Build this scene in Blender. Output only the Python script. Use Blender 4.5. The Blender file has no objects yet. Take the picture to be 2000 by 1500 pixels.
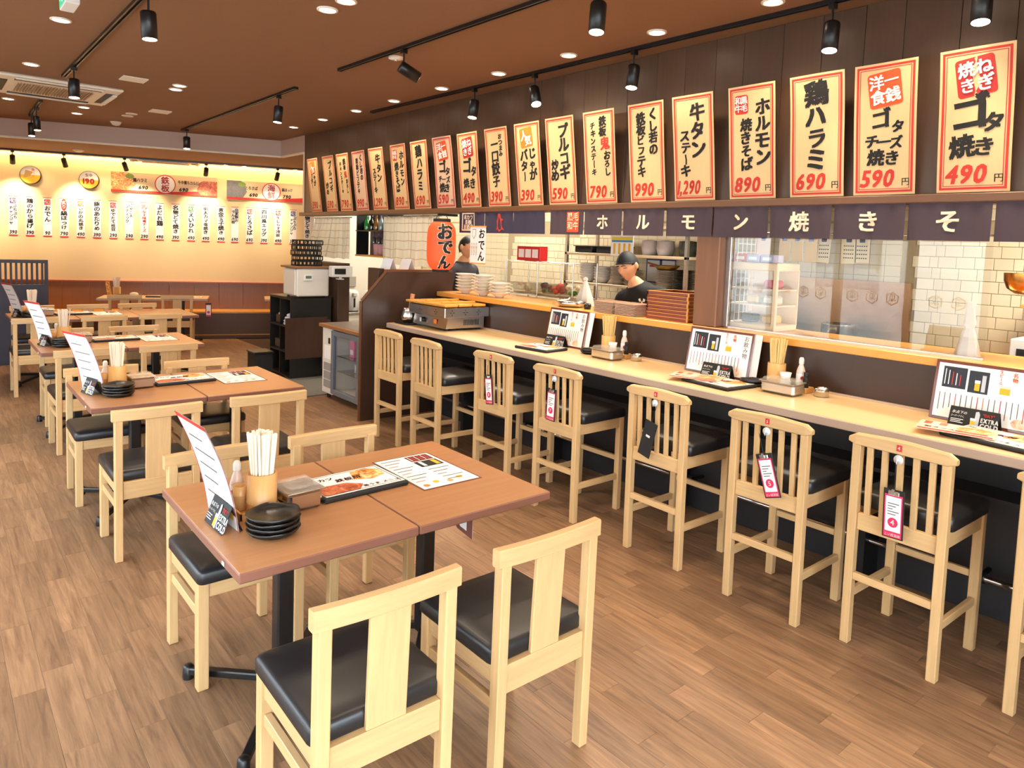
import bpy, bmesh, math, random
from mathutils import Vector, Matrix, Euler
random.seed(7)
SC = bpy.context.scene
COL = SC.collection
PI = math.pi

# ------------------------------------------------------------------ camera
CAM_H = 1.66
_yaw, _pitch, _roll = math.radians(40.147), math.radians(4.412), math.radians(-2.088)
_f = Vector((math.sin(_yaw)*math.cos(_pitch), math.cos(_yaw)*math.cos(_pitch), -math.sin(_pitch)))
_r = Vector((math.cos(_yaw), -math.sin(_yaw), 0))
_d = _f.cross(_r)
_r2 = _r*math.cos(_roll) + _d*math.sin(_roll)
_d2 = -_r*math.sin(_roll) + _d*math.cos(_roll)
cam_data = bpy.data.cameras.new('camera')
cam = bpy.data.objects.new('camera', cam_data); COL.objects.link(cam)
_m = Matrix((( _r2.x, -_d2.x, -_f.x, 0), (_r2.y, -_d2.y, -_f.y, 0), (_r2.z, -_d2.z, -_f.z, CAM_H), (0, 0, 0, 1)))
cam.matrix_world = _m
cam_data.sensor_fit = 'HORIZONTAL'; cam_data.sensor_width = 36
cam_data.lens = 1377.4*36/2000
cam_data.shift_x = -(1013.35-1000)/2000
cam_data.shift_y = -(750-585.4)/2000
cam_data.clip_start = 0.05
SC.camera = cam

# ------------------------------------------------------------------ view, world, light levels
SC.view_settings.view_transform = 'Standard'; SC.view_settings.look = 'None'
SC.view_settings.gamma = 1; SC.view_settings.use_curve_mapping = False
SC.view_settings.exposure = 0.86
WORLD_STRENGTH = 8.0
DOWN_W, SPOT_W, COVE_W, KITCHEN_W = 20.0, 27.0, 30.0, 28.0
WARM = (1.0, 0.81, 0.57); NEUTRAL = (1.0, 0.93, 0.82)
w = bpy.data.worlds.new('world'); SC.world = w; w.use_nodes = True
_bg = w.node_tree.nodes['Background']
_bg.inputs[0].default_value = (0.80, 0.90, 1.0, 1); _bg.inputs[1].default_value = WORLD_STRENGTH
SC.cycles.max_bounces = 8; SC.cycles.transparent_max_bounces = 12
SC.cycles.diffuse_bounces = 4; SC.cycles.glossy_bounces = 4
SC.cycles.caustics_reflective = False; SC.cycles.caustics_refractive = False
SC.cycles.sample_clamp_indirect = 6.0

# ------------------------------------------------------------------ materials
def lin(c):
    return tuple(((v/255/12.92) if v/255 <= .04045 else ((v/255+.055)/1.055)**2.4) for v in c)
MATS = {}
def mat(name, rgb, rough=.5, metal=0., spec=.5, emit=None, estr=0., coat=0., noise=0., nscale=(20, 20, 20), bump=0., rand=0., trans=0., alpha=1., detail=4):
    """principled material; noise varies the value along stretched object coordinates, rand varies per object"""
    if name in MATS: return MATS[name]
    m = bpy.data.materials.new(name); m.use_nodes = True; MATS[name] = m
    nt = m.node_tree; b = nt.nodes['Principled BSDF']
    c = lin(rgb)
    b.inputs['Base Color'].default_value = (*c, 1)
    b.inputs['Roughness'].default_value = rough; b.inputs['Metallic'].default_value = metal
    b.inputs['Specular IOR Level'].default_value = spec
    b.inputs['Coat Weight'].default_value = coat; b.inputs['Coat Roughness'].default_value = .12
    b.inputs['Transmission Weight'].default_value = trans; b.inputs['Alpha'].default_value = alpha
    if emit:
        b.inputs['Emission Color'].default_value = (*emit, 1); b.inputs['Emission Strength'].default_value = estr
    if noise or rand or bump:
        tc = nt.nodes.new('ShaderNodeTexCoord'); mp = nt.nodes.new('ShaderNodeMapping')
        mp.inputs['Scale'].default_value = nscale
        nt.links.new(tc.outputs['Object'], mp.inputs['Vector'])
        nz = nt.nodes.new('ShaderNodeTexNoise'); nz.inputs['Scale'].default_value = 1.0
        nz.inputs['Detail'].default_value = detail; nz.inputs['Roughness'].default_value = .62
        oi = nt.nodes.new('ShaderNodeObjectInfo')
        ad = nt.nodes.new('ShaderNodeVectorMath'); ad.operation = 'ADD'
        cm = nt.nodes.new('ShaderNodeCombineXYZ'); ml = nt.nodes.new('ShaderNodeMath'); ml.operation = 'MULTIPLY'; ml.inputs[1].default_value = 37.0
        nt.links.new(oi.outputs['Random'], ml.inputs[0])
        for i in range(3): nt.links.new(ml.outputs[0], cm.inputs[i])
        nt.links.new(mp.outputs[0], ad.inputs[0]); nt.links.new(cm.outputs[0], ad.inputs[1])
        nt.links.new(ad.outputs[0], nz.inputs['Vector'])
        # value = 1 + noise*(n-.5)*2 + rand*(r-.5)*2
        a1 = nt.nodes.new('ShaderNodeMath'); a1.operation = 'MULTIPLY_ADD'; a1.inputs[1].default_value = 2*noise; a1.inputs[2].default_value = 1-noise
        nt.links.new(nz.outputs['Fac'], a1.inputs[0])
        a2 = nt.nodes.new('ShaderNodeMath'); a2.operation = 'MULTIPLY_ADD'; a2.inputs[1].default_value = 2*rand; a2.inputs[2].default_value = -rand
        nt.links.new(oi.outputs['Random'], a2.inputs[0])
        a3 = nt.nodes.new('ShaderNodeMath'); a3.operation = 'ADD'
        nt.links.new(a1.outputs[0], a3.inputs[0]); nt.links.new(a2.outputs[0], a3.inputs[1])
        vm = nt.nodes.new('ShaderNodeVectorMath'); vm.operation = 'SCALE'; vm.inputs[0].default_value = c
        nt.links.new(a3.outputs[0], vm.inputs['Scale']); nt.links.new(vm.outputs[0], b.inputs['Base Color'])
        if bump:
            bp = nt.nodes.new('ShaderNodeBump'); bp.inputs['Strength'].default_value = bump; bp.inputs['Distance'].default_value = .002
            nt.links.new(nz.outputs['Fac'], bp.inputs['Height']); nt.links.new(bp.outputs[0], b.inputs['Normal'])
    return m
def glass_mat(name, tint=(1, 1, 1), ior=1.5, rough=0.0):
    """thin sheet glass: passes light straight through, mirrors by its Fresnel term"""
    if name in MATS: return MATS[name]
    m = bpy.data.materials.new(name); m.use_nodes = True; MATS[name] = m
    nt = m.node_tree; nt.nodes.remove(nt.nodes['Principled BSDF'])
    out = nt.nodes['Material Output']
    tr = nt.nodes.new('ShaderNodeBsdfTransparent'); tr.inputs[0].default_value = (*tint, 1)
    gl = nt.nodes.new('ShaderNodeBsdfGlossy'); gl.inputs['Roughness'].default_value = rough
    # Schlick's term on the absolute angle, the same from both sides of the sheet
    geo = nt.nodes.new('ShaderNodeNewGeometry'); dt = nt.nodes.new('ShaderNodeVectorMath'); dt.operation = 'DOT_PRODUCT'
    nt.links.new(geo.outputs['Normal'], dt.inputs[0]); nt.links.new(geo.outputs['Incoming'], dt.inputs[1])
    def mth(op, a, b):
        q = nt.nodes.new('ShaderNodeMath'); q.operation = op
        for i, v in enumerate((a, b)):
            if v is None: continue
            if isinstance(v, float): q.inputs[i].default_value = v
            else: nt.links.new(v, q.inputs[i])
        return q.outputs[0]
    f0 = 2*((ior-1)/(ior+1))**2
    ab = mth('ABSOLUTE', dt.outputs['Value'], None); om = mth('SUBTRACT', 1.0, ab); p5 = mth('POWER', om, 5.0); fr = mth('ADD', mth('MULTIPLY', p5, 1-f0), f0)
    mx = nt.nodes.new('ShaderNodeMixShader')
    nt.links.new(fr, mx.inputs[0]); nt.links.new(tr.outputs[0], mx.inputs[1]); nt.links.new(gl.outputs[0], mx.inputs[2])
    nt.links.new(mx.outputs[0], out.inputs[0])
    return m
def cloth_mat(name, rgb, through=.4, clear=0.):
    """thin cloth or paper: diffuse with some light passing through"""
    if name in MATS: return MATS[name]
    m = bpy.data.materials.new(name); m.use_nodes = True; MATS[name] = m
    nt = m.node_tree; nt.nodes.remove(nt.nodes['Principled BSDF']); out = nt.nodes['Material Output']
    a = nt.nodes.new('ShaderNodeBsdfDiffuse'); a.inputs[0].default_value = (*lin(rgb), 1)
    t = nt.nodes.new('ShaderNodeBsdfTranslucent'); t.inputs[0].default_value = (*lin(rgb), 1)
    mx = nt.nodes.new('ShaderNodeMixShader'); mx.inputs[0].default_value = through
    nt.links.new(a.outputs[0], mx.inputs[1]); nt.links.new(t.outputs[0], mx.inputs[2]); res = mx.outputs[0]
    if clear:
        tp = nt.nodes.new('ShaderNodeBsdfTransparent'); m2 = nt.nodes.new('ShaderNodeMixShader'); m2.inputs[0].default_value = clear
        nt.links.new(res, m2.inputs[1]); nt.links.new(tp.outputs[0], m2.inputs[2]); res = m2.outputs[0]
    nt.links.new(res, out.inputs[0])
    return m
E_ = lambda n, rgb, s, **k: mat(n, rgb, .5, emit=lin(rgb), estr=s, **k)
WOODV = mat('pale_wood_upright', (208, 170, 119), .42, noise=.24, nscale=(60, 60, 4), rand=.05)
WOODX = mat('pale_wood_lengthwise', (208, 170, 119), .42, noise=.24, nscale=(4, 60, 60), rand=.05)
WOODY = mat('pale_wood_depthwise', (206, 168, 118), .42, noise=.24, nscale=(60, 4, 60), rand=.05)
LEATHER = mat('black_leatherette', (30, 30, 32), .36, spec=.55, noise=.12, nscale=(90, 90, 90), bump=.08)
BLACKM = mat('black_metal', (18, 18, 20), .35, spec=.5)
BLACKMAT = mat('black_matte', (24, 23, 24), .6)
STEEL = mat('brushed_steel', (205, 200, 194), .24, metal=1., noise=.06, nscale=(6, 120, 120))
CHROME = mat('chrome', (225, 225, 228), .1, metal=1.)
TABLE = mat('brown_laminate', (176, 124, 82), .28, spec=.45, noise=.22, nscale=(2.5, 45, 45), rand=.03)
TABLE_EDGE = mat('brown_edge_band', (134, 88, 70), .4)
MAPLE = mat('maple_top', (224, 190, 142), .36, noise=.05, nscale=(45, 2.5, 45))
MAPLE_EDGE = mat('counter_edge_band', (196, 172, 152), .4, noise=.05, nscale=(60, 3, 60))
LEDGE = mat('varnished_pine', (226, 160, 72), .3, noise=.1, nscale=(50, 2, 50))
DARKWOOD = mat('dark_brown_wood', (88, 63, 47), .38, noise=.2, nscale=(50, 50, 3), rand=.1)
DARKPANEL = mat('dark_panel', (66, 46, 35), .35, noise=.16, nscale=(6, 6, 3))
DARKBEAM = mat('brown_beam', (112, 74, 48), .42, noise=.18, nscale=(40, 3, 40))
PILLAR = mat('brown_pillar', (128, 84, 54), .42, noise=.2, nscale=(40, 40, 3))
COUNTERFRONT = mat('counter_front_board', (38, 36, 38), .45, noise=.15, nscale=(5, 5, 5))
WHITE = mat('white_plastic', (232, 230, 226), .38)
OFFWHITE = mat('warm_white', (236, 226, 208), .45)
PAPER = mat('white_paper', (244, 242, 238), .55)
INK = mat('black_ink', (24, 20, 18), .7)
INKSOFT = mat('grey_ink', (110, 104, 100), .7)
RED = mat('red_ink', (206, 52, 38), .6)
ORANGE = mat('orange_ink', (232, 128, 42), .6)
GOLD = mat('golden_ink', (236, 178, 40), .6)
GREEN = mat('green_ink', (70, 140, 60), .6)
PURPLE = mat('purple_ink', (88, 56, 120), .6)
def photo_mat(name, cols, scale=26., warp=1.2):
    """printed food photograph: blotches of several colours"""
    m = bpy.data.materials.new(name); m.use_nodes = True; MATS[name] = m; nt = m.node_tree; b = nt.nodes['Principled BSDF']; b.inputs['Roughness'].default_value = .4
    tc = nt.nodes.new('ShaderNodeTexCoord'); nz = nt.nodes.new('ShaderNodeTexNoise'); nz.inputs['Scale'].default_value = scale; nz.inputs['Detail'].default_value = 6; nz.inputs['Roughness'].default_value = .7; nz.inputs['Distortion'].default_value = warp
    rp = nt.nodes.new('ShaderNodeValToRGB'); nt.links.new(tc.outputs['Object'], nz.inputs['Vector']); nt.links.new(nz.outputs['Fac'], rp.inputs[0]); nt.links.new(rp.outputs[0], b.inputs['Base Color'])
    e = rp.color_ramp.elements; n = len(cols)
    while len(e) < n: e.new(.5)
    for i, c in enumerate(cols): e[i].position = .28+.46*i/(n-1); e[i].color = (*lin(c), 1)
    return m
FOOD = photo_mat('food_photo_print', [(84, 40, 18), (196, 108, 44), (236, 176, 96), (250, 226, 170), (120, 140, 60)])
FOODPALE = photo_mat('pale_food_photo_print', [(190, 110, 70), (232, 176, 136), (246, 214, 186), (252, 238, 224)])
FOODRED = photo_mat('red_food_photo_print', [(90, 26, 16), (176, 72, 40), (222, 130, 84), (240, 196, 150)])
KRAFT = mat('poster_paper', (226, 190, 138), .6, noise=.06, nscale=(60, 60, 2))
KRAFTPINK = mat('pinkish_poster_paper', (228, 188, 156), .6, noise=.05, nscale=(60, 60, 2))
WARMWALL = mat('lamp_tinted_wall', (246, 218, 164), .7, noise=.03, nscale=(3, 3, 3))  # off-white wall with the lamps' warm yellow put into its colour
CEILING = mat('brown_ceiling_paper', (140, 98, 66), .75, noise=.08, nscale=(60, 60, 60), bump=.05)
FASCIA = mat('pinkish_fascia_paint', (196, 168, 152), .7)
GLASS = glass_mat('sheet_glass', (.97, .985, .98), 1.52)
FROSTED = mat('cloudy_plastic', (236, 228, 214), .1, alpha=.16)
CLEARPLASTIC = glass_mat('clear_plastic', (.93, .93, .92), 1.45, .05)
BAMBOO = mat('bamboo', (212, 162, 100), .35, noise=.1, nscale=(70, 70, 4))
STICK = mat('chopstick_paper', (244, 226, 200), .6, noise=.1, nscale=(200, 200, 10))
STICKWOOD = mat('chopstick_wood', (240, 208, 140), .6, noise=.12, nscale=(200, 200, 10))
TRAYWOOD = mat('tray_wood', (212, 156, 88), .4, noise=.08, nscale=(50, 50, 50))
CERAMIC = mat('white_ceramic', (236, 226, 208), .22)
BLACKDISH = mat('black_glazed_dish', (26, 24, 23), .28, noise=.25, nscale=(60, 60, 60), bump=.5)
INDIGO = mat('indigo_cloth', (58, 52, 74), .8, noise=.05, nscale=(200, 200, 200))
INDIGO2 = mat('purple_brown_cloth', (74, 58, 66), .8, noise=.05, nscale=(200, 200, 200))
SCREENBLUE = mat('blue_black_lattice', (50, 48, 62), .5)
TILE = mat('cream_wall_tile', (222, 206, 172), .25, rand=.06)
GROUT = mat('tile_grout', (168, 150, 118), .8)
PINK = mat('pink_plastic', (222, 130, 160), .4)
REDPLASTIC = mat('red_plastic', (206, 40, 36), .4)
BLUE = mat('blue_plastic', (40, 74, 150), .45)
YELLOW = mat('yellow_print', (236, 210, 60), .5)
SKIN = mat('skin', (214, 156, 116), .5)
HAIR = mat('black_hair', (22, 18, 16), .6)
TSHIRT = mat('black_cotton', (26, 25, 26), .85)
REDBROWN = mat('red_brown_lacquer', (132, 58, 30), .32, noise=.25, nscale=(6, 60, 60))
CREAMPRINT = mat('cream_print', (244, 224, 190), .7)
COPPER = mat('copper_mesh', (206, 140, 70), .25, metal=1.)

# ------------------------------------------------------------------ mesh helpers
class MB:
    def __init__(s): s.v = []; s.f = []; s.m = []; s.sm = []; s.slots = []
    def slot(s, mt):
        if mt not in s.slots: s.slots.append(mt)
        return s.slots.index(mt)
    def add(s, vs, fs, mt, smooth=False):
        o = len(s.v); s.v += [tuple(q) for q in vs]; k = s.slot(mt)
        for f in fs: s.f.append([i+o for i in f]); s.m.append(k); s.sm.append(smooth)
        return s
    def box(s, c, d, mt, ch=0., M=None):
        """box centred on c with full size d, chamfered by ch"""
        x, y, z = (q/2 for q in d); vs = []; fs = []
        if ch <= 0:
            vs = [(i*x, j*y, k*z) for i in (-1, 1) for j in (-1, 1) for k in (-1, 1)]
            fs = [(0, 1, 3, 2), (4, 6, 7, 5), (0, 4, 5, 1), (2, 3, 7, 6), (0, 2, 6, 4), (1, 5, 7, 3)]
        else:
            ch = min(ch, .45*min(d)); ix = {}
            for i in (-1, 1):
                for j in (-1, 1):
                    for k in (-1, 1):
                        for a in range(3):
                            q = [i*x, j*y, k*z]
                            for b in range(3):
                                if b != a: q[b] -= (i, j, k)[b]*ch
                            ix[i, j, k, a] = len(vs); vs.append(tuple(q))
            for a in range(3):
                b, c2 = (a+1) % 3, (a+2) % 3
                for sg in (-1, 1):
                    loop = []
                    for (p, q) in ((-1, -1), (1, -1), (1, 1), (-1, 1)):
                        t = [0, 0, 0]; t[a] = sg; t[b] = p; t[c2] = q; loop.append(ix[t[0], t[1], t[2], a])
                    fs.append(loop if sg > 0 else loop[::-1])
            for a in range(3):
                b, c2 = (a+1) % 3, (a+2) % 3
                for p in (-1, 1):
                    for q in (-1, 1):
                        t0 = [0, 0, 0]; t0[a] = -1; t0[b] = p; t0[c2] = q
                        t1 = list(t0); t1[a] = 1
                        l = [ix[(*t0, b)], ix[(*t1, b)], ix[(*t1, c2)], ix[(*t0, c2)]]
                        fs.append(l if p*q < 0 else l[::-1])
            for i in (-1, 1):
                for j in (-1, 1):
                    for k in (-1, 1):
                        l = [ix[i, j, k, 0], ix[i, j, k, 1], ix[i, j, k, 2]]
                        fs.append(l if i*j*k > 0 else l[::-1])
        vs = [Vector(q) for q in vs]
        if M is not None: vs = [M @ q for q in vs]
        vs = [q + Vector(c) for q in vs]
        return s.add(vs, fs, mt)
    def bx(s, lo, hi, mt, ch=0.):
        return s.box([(a+b)/2 for a, b in zip(lo, hi)], [abs(b-a) for a, b in zip(lo, hi)], mt, ch)
    def bar(s, p0, p1, w, h, mt, ch=0., up=(0, 0, 1)):
        """bar of cross-section w x h from p0 to p1"""
        p0, p1 = Vector(p0), Vector(p1); d = p1-p0; L = d.length; z = d/L
        u = Vector(up)
        if abs(u.dot(z)) > .99: u = Vector((0, 1, 0))
        x = u.cross(z).normalized(); y = z.cross(x)
        M = Matrix((x, y, z)).transposed()
        return s.box((p0+p1)/2, (w, h, L), mt, ch, M)
    def cyl(s, p0, p1, r, mt, n=12, r2=None, caps=True, smooth=True):
        p0, p1 = Vector(p0), Vector(p1); z = (p1-p0).normalized(); r2 = r if r2 is None else r2
        u = Vector((1, 0, 0)) if abs(z.x) < .9 else Vector((0, 1, 0))
        x = u.cross(z).normalized(); y = z.cross(x)
        vs = [p + (x*math.cos(2*PI*i/n)+y*math.sin(2*PI*i/n))*rr for p, rr in ((p0, r), (p1, r2)) for i in range(n)]
        s.add(vs, [(i, (i+1) % n, n+(i+1) % n, n+i) for i in range(n)], mt, smooth)
        if caps: s.add(vs, [list(range(n))[::-1], list(range(n, 2*n))], mt)
        return s
    def lathe(s, prof, mt, c=(0, 0, 0), n=20, smooth=True, sx=1., sy=1., close=False):
        """prof: (r, z) from bottom to top about a vertical axis"""
        vs = []; fs = []
        for r, z in prof:
            for i in range(n):
                a = 2*PI*i/n; vs.append((c[0]+r*sx*math.cos(a), c[1]+r*sy*math.sin(a), c[2]+z))
        k = len(prof)
        for j in range(k-1):
            for i in range(n):
                fs.append((j*n+i, j*n+(i+1) % n, (j+1)*n+(i+1) % n, (j+1)*n+i))
        s.add(vs, fs, mt, smooth)
        if prof[0][0] > 1e-4: s.add(vs[:n], [list(range(n))[::-1]], mt)
        if close and prof[-1][0] > 1e-4: s.add(vs[-n:], [list(range(n))], mt)
        return s
    def tube(s, pts, r, mt, n=8, smooth=True):
        pts = [Vector(p) for p in pts]; vs = []; fs = []
        for k, p in enumerate(pts):
            z = (pts[min(k+1, len(pts)-1)]-pts[max(k-1, 0)]).normalized()
            u = Vector((0, 0, 1)) if abs(z.z) < .9 else Vector((1, 0, 0))
            x = u.cross(z).normalized(); y = z.cross(x)
            rr = r[k] if isinstance(r, (list, tuple)) else r
            vs += [p+(x*math.cos(2*PI*i/n)+y*math.sin(2*PI*i/n))*rr for i in range(n)]
        for k in range(len(pts)-1):
            fs += [(k*n+i, k*n+(i+1) % n, (k+1)*n+(i+1) % n, (k+1)*n+i) for i in range(n)]
        s.add(vs, fs, mt, smooth); m = len(vs)
        return s.add(vs, [list(range(n))[::-1], list(range(m-n, m))], mt)
    def prism(s, poly, h, mt, axis='y', o=(0, 0, 0)):
        """extrude a 2D outline: axis 'y' -> outline in x,z ; 'z' -> x,y ; 'x' -> y,z"""
        n = len(poly); vs = []
        for t in (0, h):
            for a, b in poly:
                vs.append({'y': (a, t, b), 'z': (a, b, t), 'x': (t, a, b)}[axis])
        vs = [(p[0]+o[0], p[1]+o[1], p[2]+o[2]) for p in vs]
        fs = [list(range(n)), list(range(n, 2*n))[::-1]]+[(i, n+i, n+(i+1) % n, (i+1) % n) for i in range(n)]
        return s.add(vs, fs, mt)
    def rect(s, x0, z0, x1, z1, mt, y=0.):
        """flat print on a sheet that faces -y"""
        return s.add([(x0, y, z0), (x1, y, z0), (x1, y, z1), (x0, y, z1)], [(0, 1, 2, 3)], mt)
    def rectn(s, x0, z0, x1, z1, mt, y=0., n=10):
        for i in range(n):
            for j in range(n): s.rect(x0+(x1-x0)*i/n, z0+(z1-z0)*j/n, x0+(x1-x0)*(i+1)/n, z0+(z1-z0)*(j+1)/n, mt, y)
        return s
    def frame(s, x0, z0, x1, z1, t, mt, y=0.):
        s.rect(x0, z0, x1, z0+t, mt, y); s.rect(x0, z1-t, x1, z1, mt, y)
        s.rect(x0, z0+t, x0+t, z1-t, mt, y); return s.rect(x1-t, z0+t, x1, z1-t, mt, y)
    def disc(s, cx, cz, r, mt, y=0., n=28, r0=0., sx=1.):
        o = [(cx+r*sx*math.cos(2*PI*i/n), y, cz+r*math.sin(2*PI*i/n)) for i in range(n)]
        if r0 <= 0: return s.add(o, [list(range(n))], mt)
        q = [(cx+r0*sx*math.cos(2*PI*i/n), y, cz+r0*math.sin(2*PI*i/n)) for i in range(n)]
        return s.add(o+q, [(i, (i+1) % n, n+(i+1) % n, n+i) for i in range(n)], mt)
    def poly(s, pts, mt, y=0.):
        return s.add([(a, y, b) for a, b in pts], [list(range(len(pts)))], mt)
    def warp(s, fn): s.v = [tuple(fn(*p)) for p in s.v]; return s
    def mesh(s, name):
        me = bpy.data.meshes.new(name); me.from_pydata(s.v, [], s.f)
        for q in s.slots: me.materials.append(q)
        me.polygons.foreach_set('material_index', s.m); me.polygons.foreach_set('use_smooth', s.sm)
        me.update(); return me
    def build(s, name, parent=None, loc=(0, 0, 0), rot=(0, 0, 0), **k):
        return put(s.mesh(name), name, parent, loc, rot, **k)
def put(me, name, parent=None, loc=(0, 0, 0), rot=(0, 0, 0), label=None, cat=None, group=None, kind=None):
    o = bpy.data.objects.new(name, me); COL.objects.link(o); o.location = loc; o.rotation_euler = rot
    if parent: o.parent = parent
    return tag(o, label, cat, group, kind)  # brownish reflection put into the colour of the plain steel
def tag(o, label=None, cat=None, group=None, kind=None):
    if label: o['label'] = label
    if cat: o['category'] = cat
    if group: o['group'] = group
    if kind: o['kind'] = kind
    return o
def thing(name, label, cat, loc=(0, 0, 0), rz=0., group=None, rot=None):
    o = bpy.data.objects.new(name, None); COL.objects.link(o); o.empty_display_size = .1
    o.location = loc; o.rotation_euler = rot if rot else (0, 0, rz)
    return tag(o, label, cat, group)
def dup(root, loc=None, rot=None, label=None, group=None, parent=None):
    r = root.copy(); COL.objects.link(r)
    if loc is not None: r.location = loc
    if rot is not None: r.rotation_euler = rot
    if label: r['label'] = label
    if group: r['group'] = group
    if parent: r.parent = parent
    for ch in KIDS.get(root.name, list(root.children)):
        dup(ch, parent=r)
    return r
KIDS = {}
def struct(name, mb, label=None, **k):
    return mb.build(name, kind='structure', label=label, **k)
# wall frames: prints are built in x (right), z (up), facing -y
RW = (0, 0, -PI/2)                       # on the counter wall, facing the tables
BANG = math.radians(-19.14)
BD = Vector((math.cos(BANG), math.sin(BANG), 0)); BN = Vector((-BD.y, BD.x, 0)); B0 = Vector((3.2, 11.76, 0))
def bw(s_, n_, z_): return B0 + BD*s_ + BN*n_ + Vector((0, 0, z_))   # along the back wall, depth, height
RB = (0, 0, BANG)
FLAT = lambda rz=0.: (-PI/2, 0, rz)      # a print lying face up

# ------------------------------------------------------------------ lettering
WORK = bpy.data.scenes.new('workbench')      # a bare scene for evaluating glyphs and modifiers, removed at the end
def evaluated(o):
    WORK.view_layers[0].update(); dg = WORK.view_layers[0].depsgraph; dg.update()
    return bpy.data.meshes.new_from_object(o.evaluated_get(dg))
_gl = {}
def glyph(ch, bold):
    k = (ch, bold)
    if k not in _gl:
        cu = bpy.data.curves.new('glyph', 'FONT'); cu.body = ch; cu.resolution_u = 2; cu.fill_mode = 'FRONT'
        o = bpy.data.objects.new('glyph', cu); WORK.collection.objects.link(o)
        me = evaluated(o)
        vs = [(v.co.x, v.co.y) for v in me.vertices]; fs = [tuple(p.vertices) for p in me.polygons]
        bpy.data.objects.remove(o); bpy.data.curves.remove(cu); bpy.data.meshes.remove(me)
        xs = [p[0] for p in vs] or [0, .3]
        if bold > .008:          # heavier stroke: the same glyph overprinted with small shifts
            v2, f2 = [], []
            for dx, dy in ((-1, -.7), (1, -.7), (-1, .7), (1, .7), (0, 0)):
                o_ = len(v2); v2 += [(a+dx*bold, b+dy*bold) for a, b in vs]; f2 += [tuple(i+o_ for i in f) for f in fs]
            vs, fs = v2, f2
        _gl[k] = (vs, fs, min(xs)-bold, max(xs)+bold)
    return _gl[k]
def letters(mb, text, x, z, size, mt, vertical=False, bold=.0, y=-.001, pitch=1.0, brush=0., sx=1., slant=0., center=False):
    """write text; vertical text runs down from its top centre (x, z), horizontal text runs right from its baseline"""
    if center and not vertical:
        wtot = 0
        for ch in text:
            if ch == ' ': wtot += .35; continue
            g = glyph(ch, bold); wtot += (1.0 if ord(ch) > 0x2e80 else g[3]-g[2]+.07)
        x -= wtot*size*sx*pitch/2
    for i, ch in enumerate(text):
        if ch == ' ': 
            if vertical: z -= size*.5
            else: x += size*.35*sx*pitch
            continue
        vs, fs, x0, x1 = glyph(ch, bold); cjk = ord(ch) > 0x2e80
        a = random.uniform(-1, 1)*brush*.22; k = 1+random.uniform(-1, 1)*brush*.35
        ox = random.uniform(-1, 1)*brush*.12*size
        ca, sa = math.cos(a), math.sin(a); out = []
        for px, py in vs:
            if vertical:
                if ch == 'ー': px, py = .5+(py-.37), .37-(px-.5)
                qx, qy = (px-(.5 if cjk else (x0+x1)/2))*size*k*sx, (py-.37)*size*k
                if brush: qx += brush*.05*size*math.sin(qy/size*9+i); qy += brush*.18*qx
                out.append((x+ox+qx*ca-qy*sa+slant*qy, y, z-size*.5+qx*sa+qy*ca))
            else:
                qx, qy = (px-(0 if cjk else x0))*size*sx, py*size
                out.append((x+qx+slant*qy, y, z+qy+(random.random()*0 if not brush else 0)))
        mb.add(out, fs, mt)
        if vertical: z -= size*pitch*(1 if k > .95 else .96)
        else: x += ((1.0 if cjk else x1-x0+.07)*size*sx)*pitch
    return mb

# ================================================================== the room
def floor_mat(name, island):
    m = bpy.data.materials.new(name); m.use_nodes = True
    nt = m.node_tree; b = nt.nodes['Principled BSDF']; L = nt.links.new
    geo = nt.nodes.new('ShaderNodeNewGeometry'); oi = nt.nodes.new('ShaderNodeObjectInfo')
    rnd = geo.outputs['Random Per Island'] if island else oi.outputs['Random']
    mp = nt.nodes.new('ShaderNodeMapping'); mp.inputs['Scale'].default_value = (46, 3.2, 1)
    L(geo.outputs['Position'], mp.inputs['Vector'])
    cm = nt.nodes.new('ShaderNodeCombineXYZ'); ml = nt.nodes.new('ShaderNodeMath'); ml.operation = 'MULTIPLY'; ml.inputs[1].default_value = 53.
    L(rnd, ml.inputs[0]); L(ml.outputs[0], cm.inputs[1]); L(ml.outputs[0], cm.inputs[2])
    ad = nt.nodes.new('ShaderNodeVectorMath'); ad.operation = 'ADD'; L(mp.outputs[0], ad.inputs[0]); L(cm.outputs[0], ad.inputs[1])
    nz = nt.nodes.new('ShaderNodeTexNoise'); nz.inputs['Scale'].default_value = 1.; nz.inputs['Detail'].default_value = 7; nz.inputs['Roughness'].default_value = .65
    nz.inputs['Distortion'].default_value = .6
    L(ad.outputs[0], nz.inputs['Vector'])
    rp = nt.nodes.new('ShaderNodeValToRGB'); e = rp.color_ramp.elements
    e[0].position = .25; e[0].color = (*lin((98, 71, 52)), 1); e[1].position = .78; e[1].color = (*lin((168, 129, 95)), 1)
    L(nz.outputs['Fac'], rp.inputs[0])
    a = nt.nodes.new('ShaderNodeMath'); a.operation = 'MULTIPLY_ADD'; a.inputs[1].default_value = .36; a.inputs[2].default_value = .82
    L(rnd, a.inputs[0])
    sc = nt.nodes.new('ShaderNodeVectorMath'); sc.operation = 'SCALE'; L(rp.outputs[0], sc.inputs[0]); L(a.outputs[0], sc.inputs['Scale'])
    L(sc.outputs[0], b.inputs['Base Color']); b.inputs['Roughness'].default_value = .42; b.inputs['Specular IOR Level'].default_value = .4
    return m
FLOOR_ONE, FLOOR_REST = floor_mat('floor_plank_wood', False), floor_mat('floor_plank_wood_rest', True)
SLAB = mat('floor_base', (70, 50, 38), .8); KFLOOR = mat('kitchen_floor_grey', (120, 116, 110), .6)
fl = struct('floor', MB().bx((-1.6, -1.7, -.2), (5.9, 13.6, -.004), SLAB), 'brown wood plank floor of the restaurant')
PWD, PLN = .1, .54
spots = []
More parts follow.
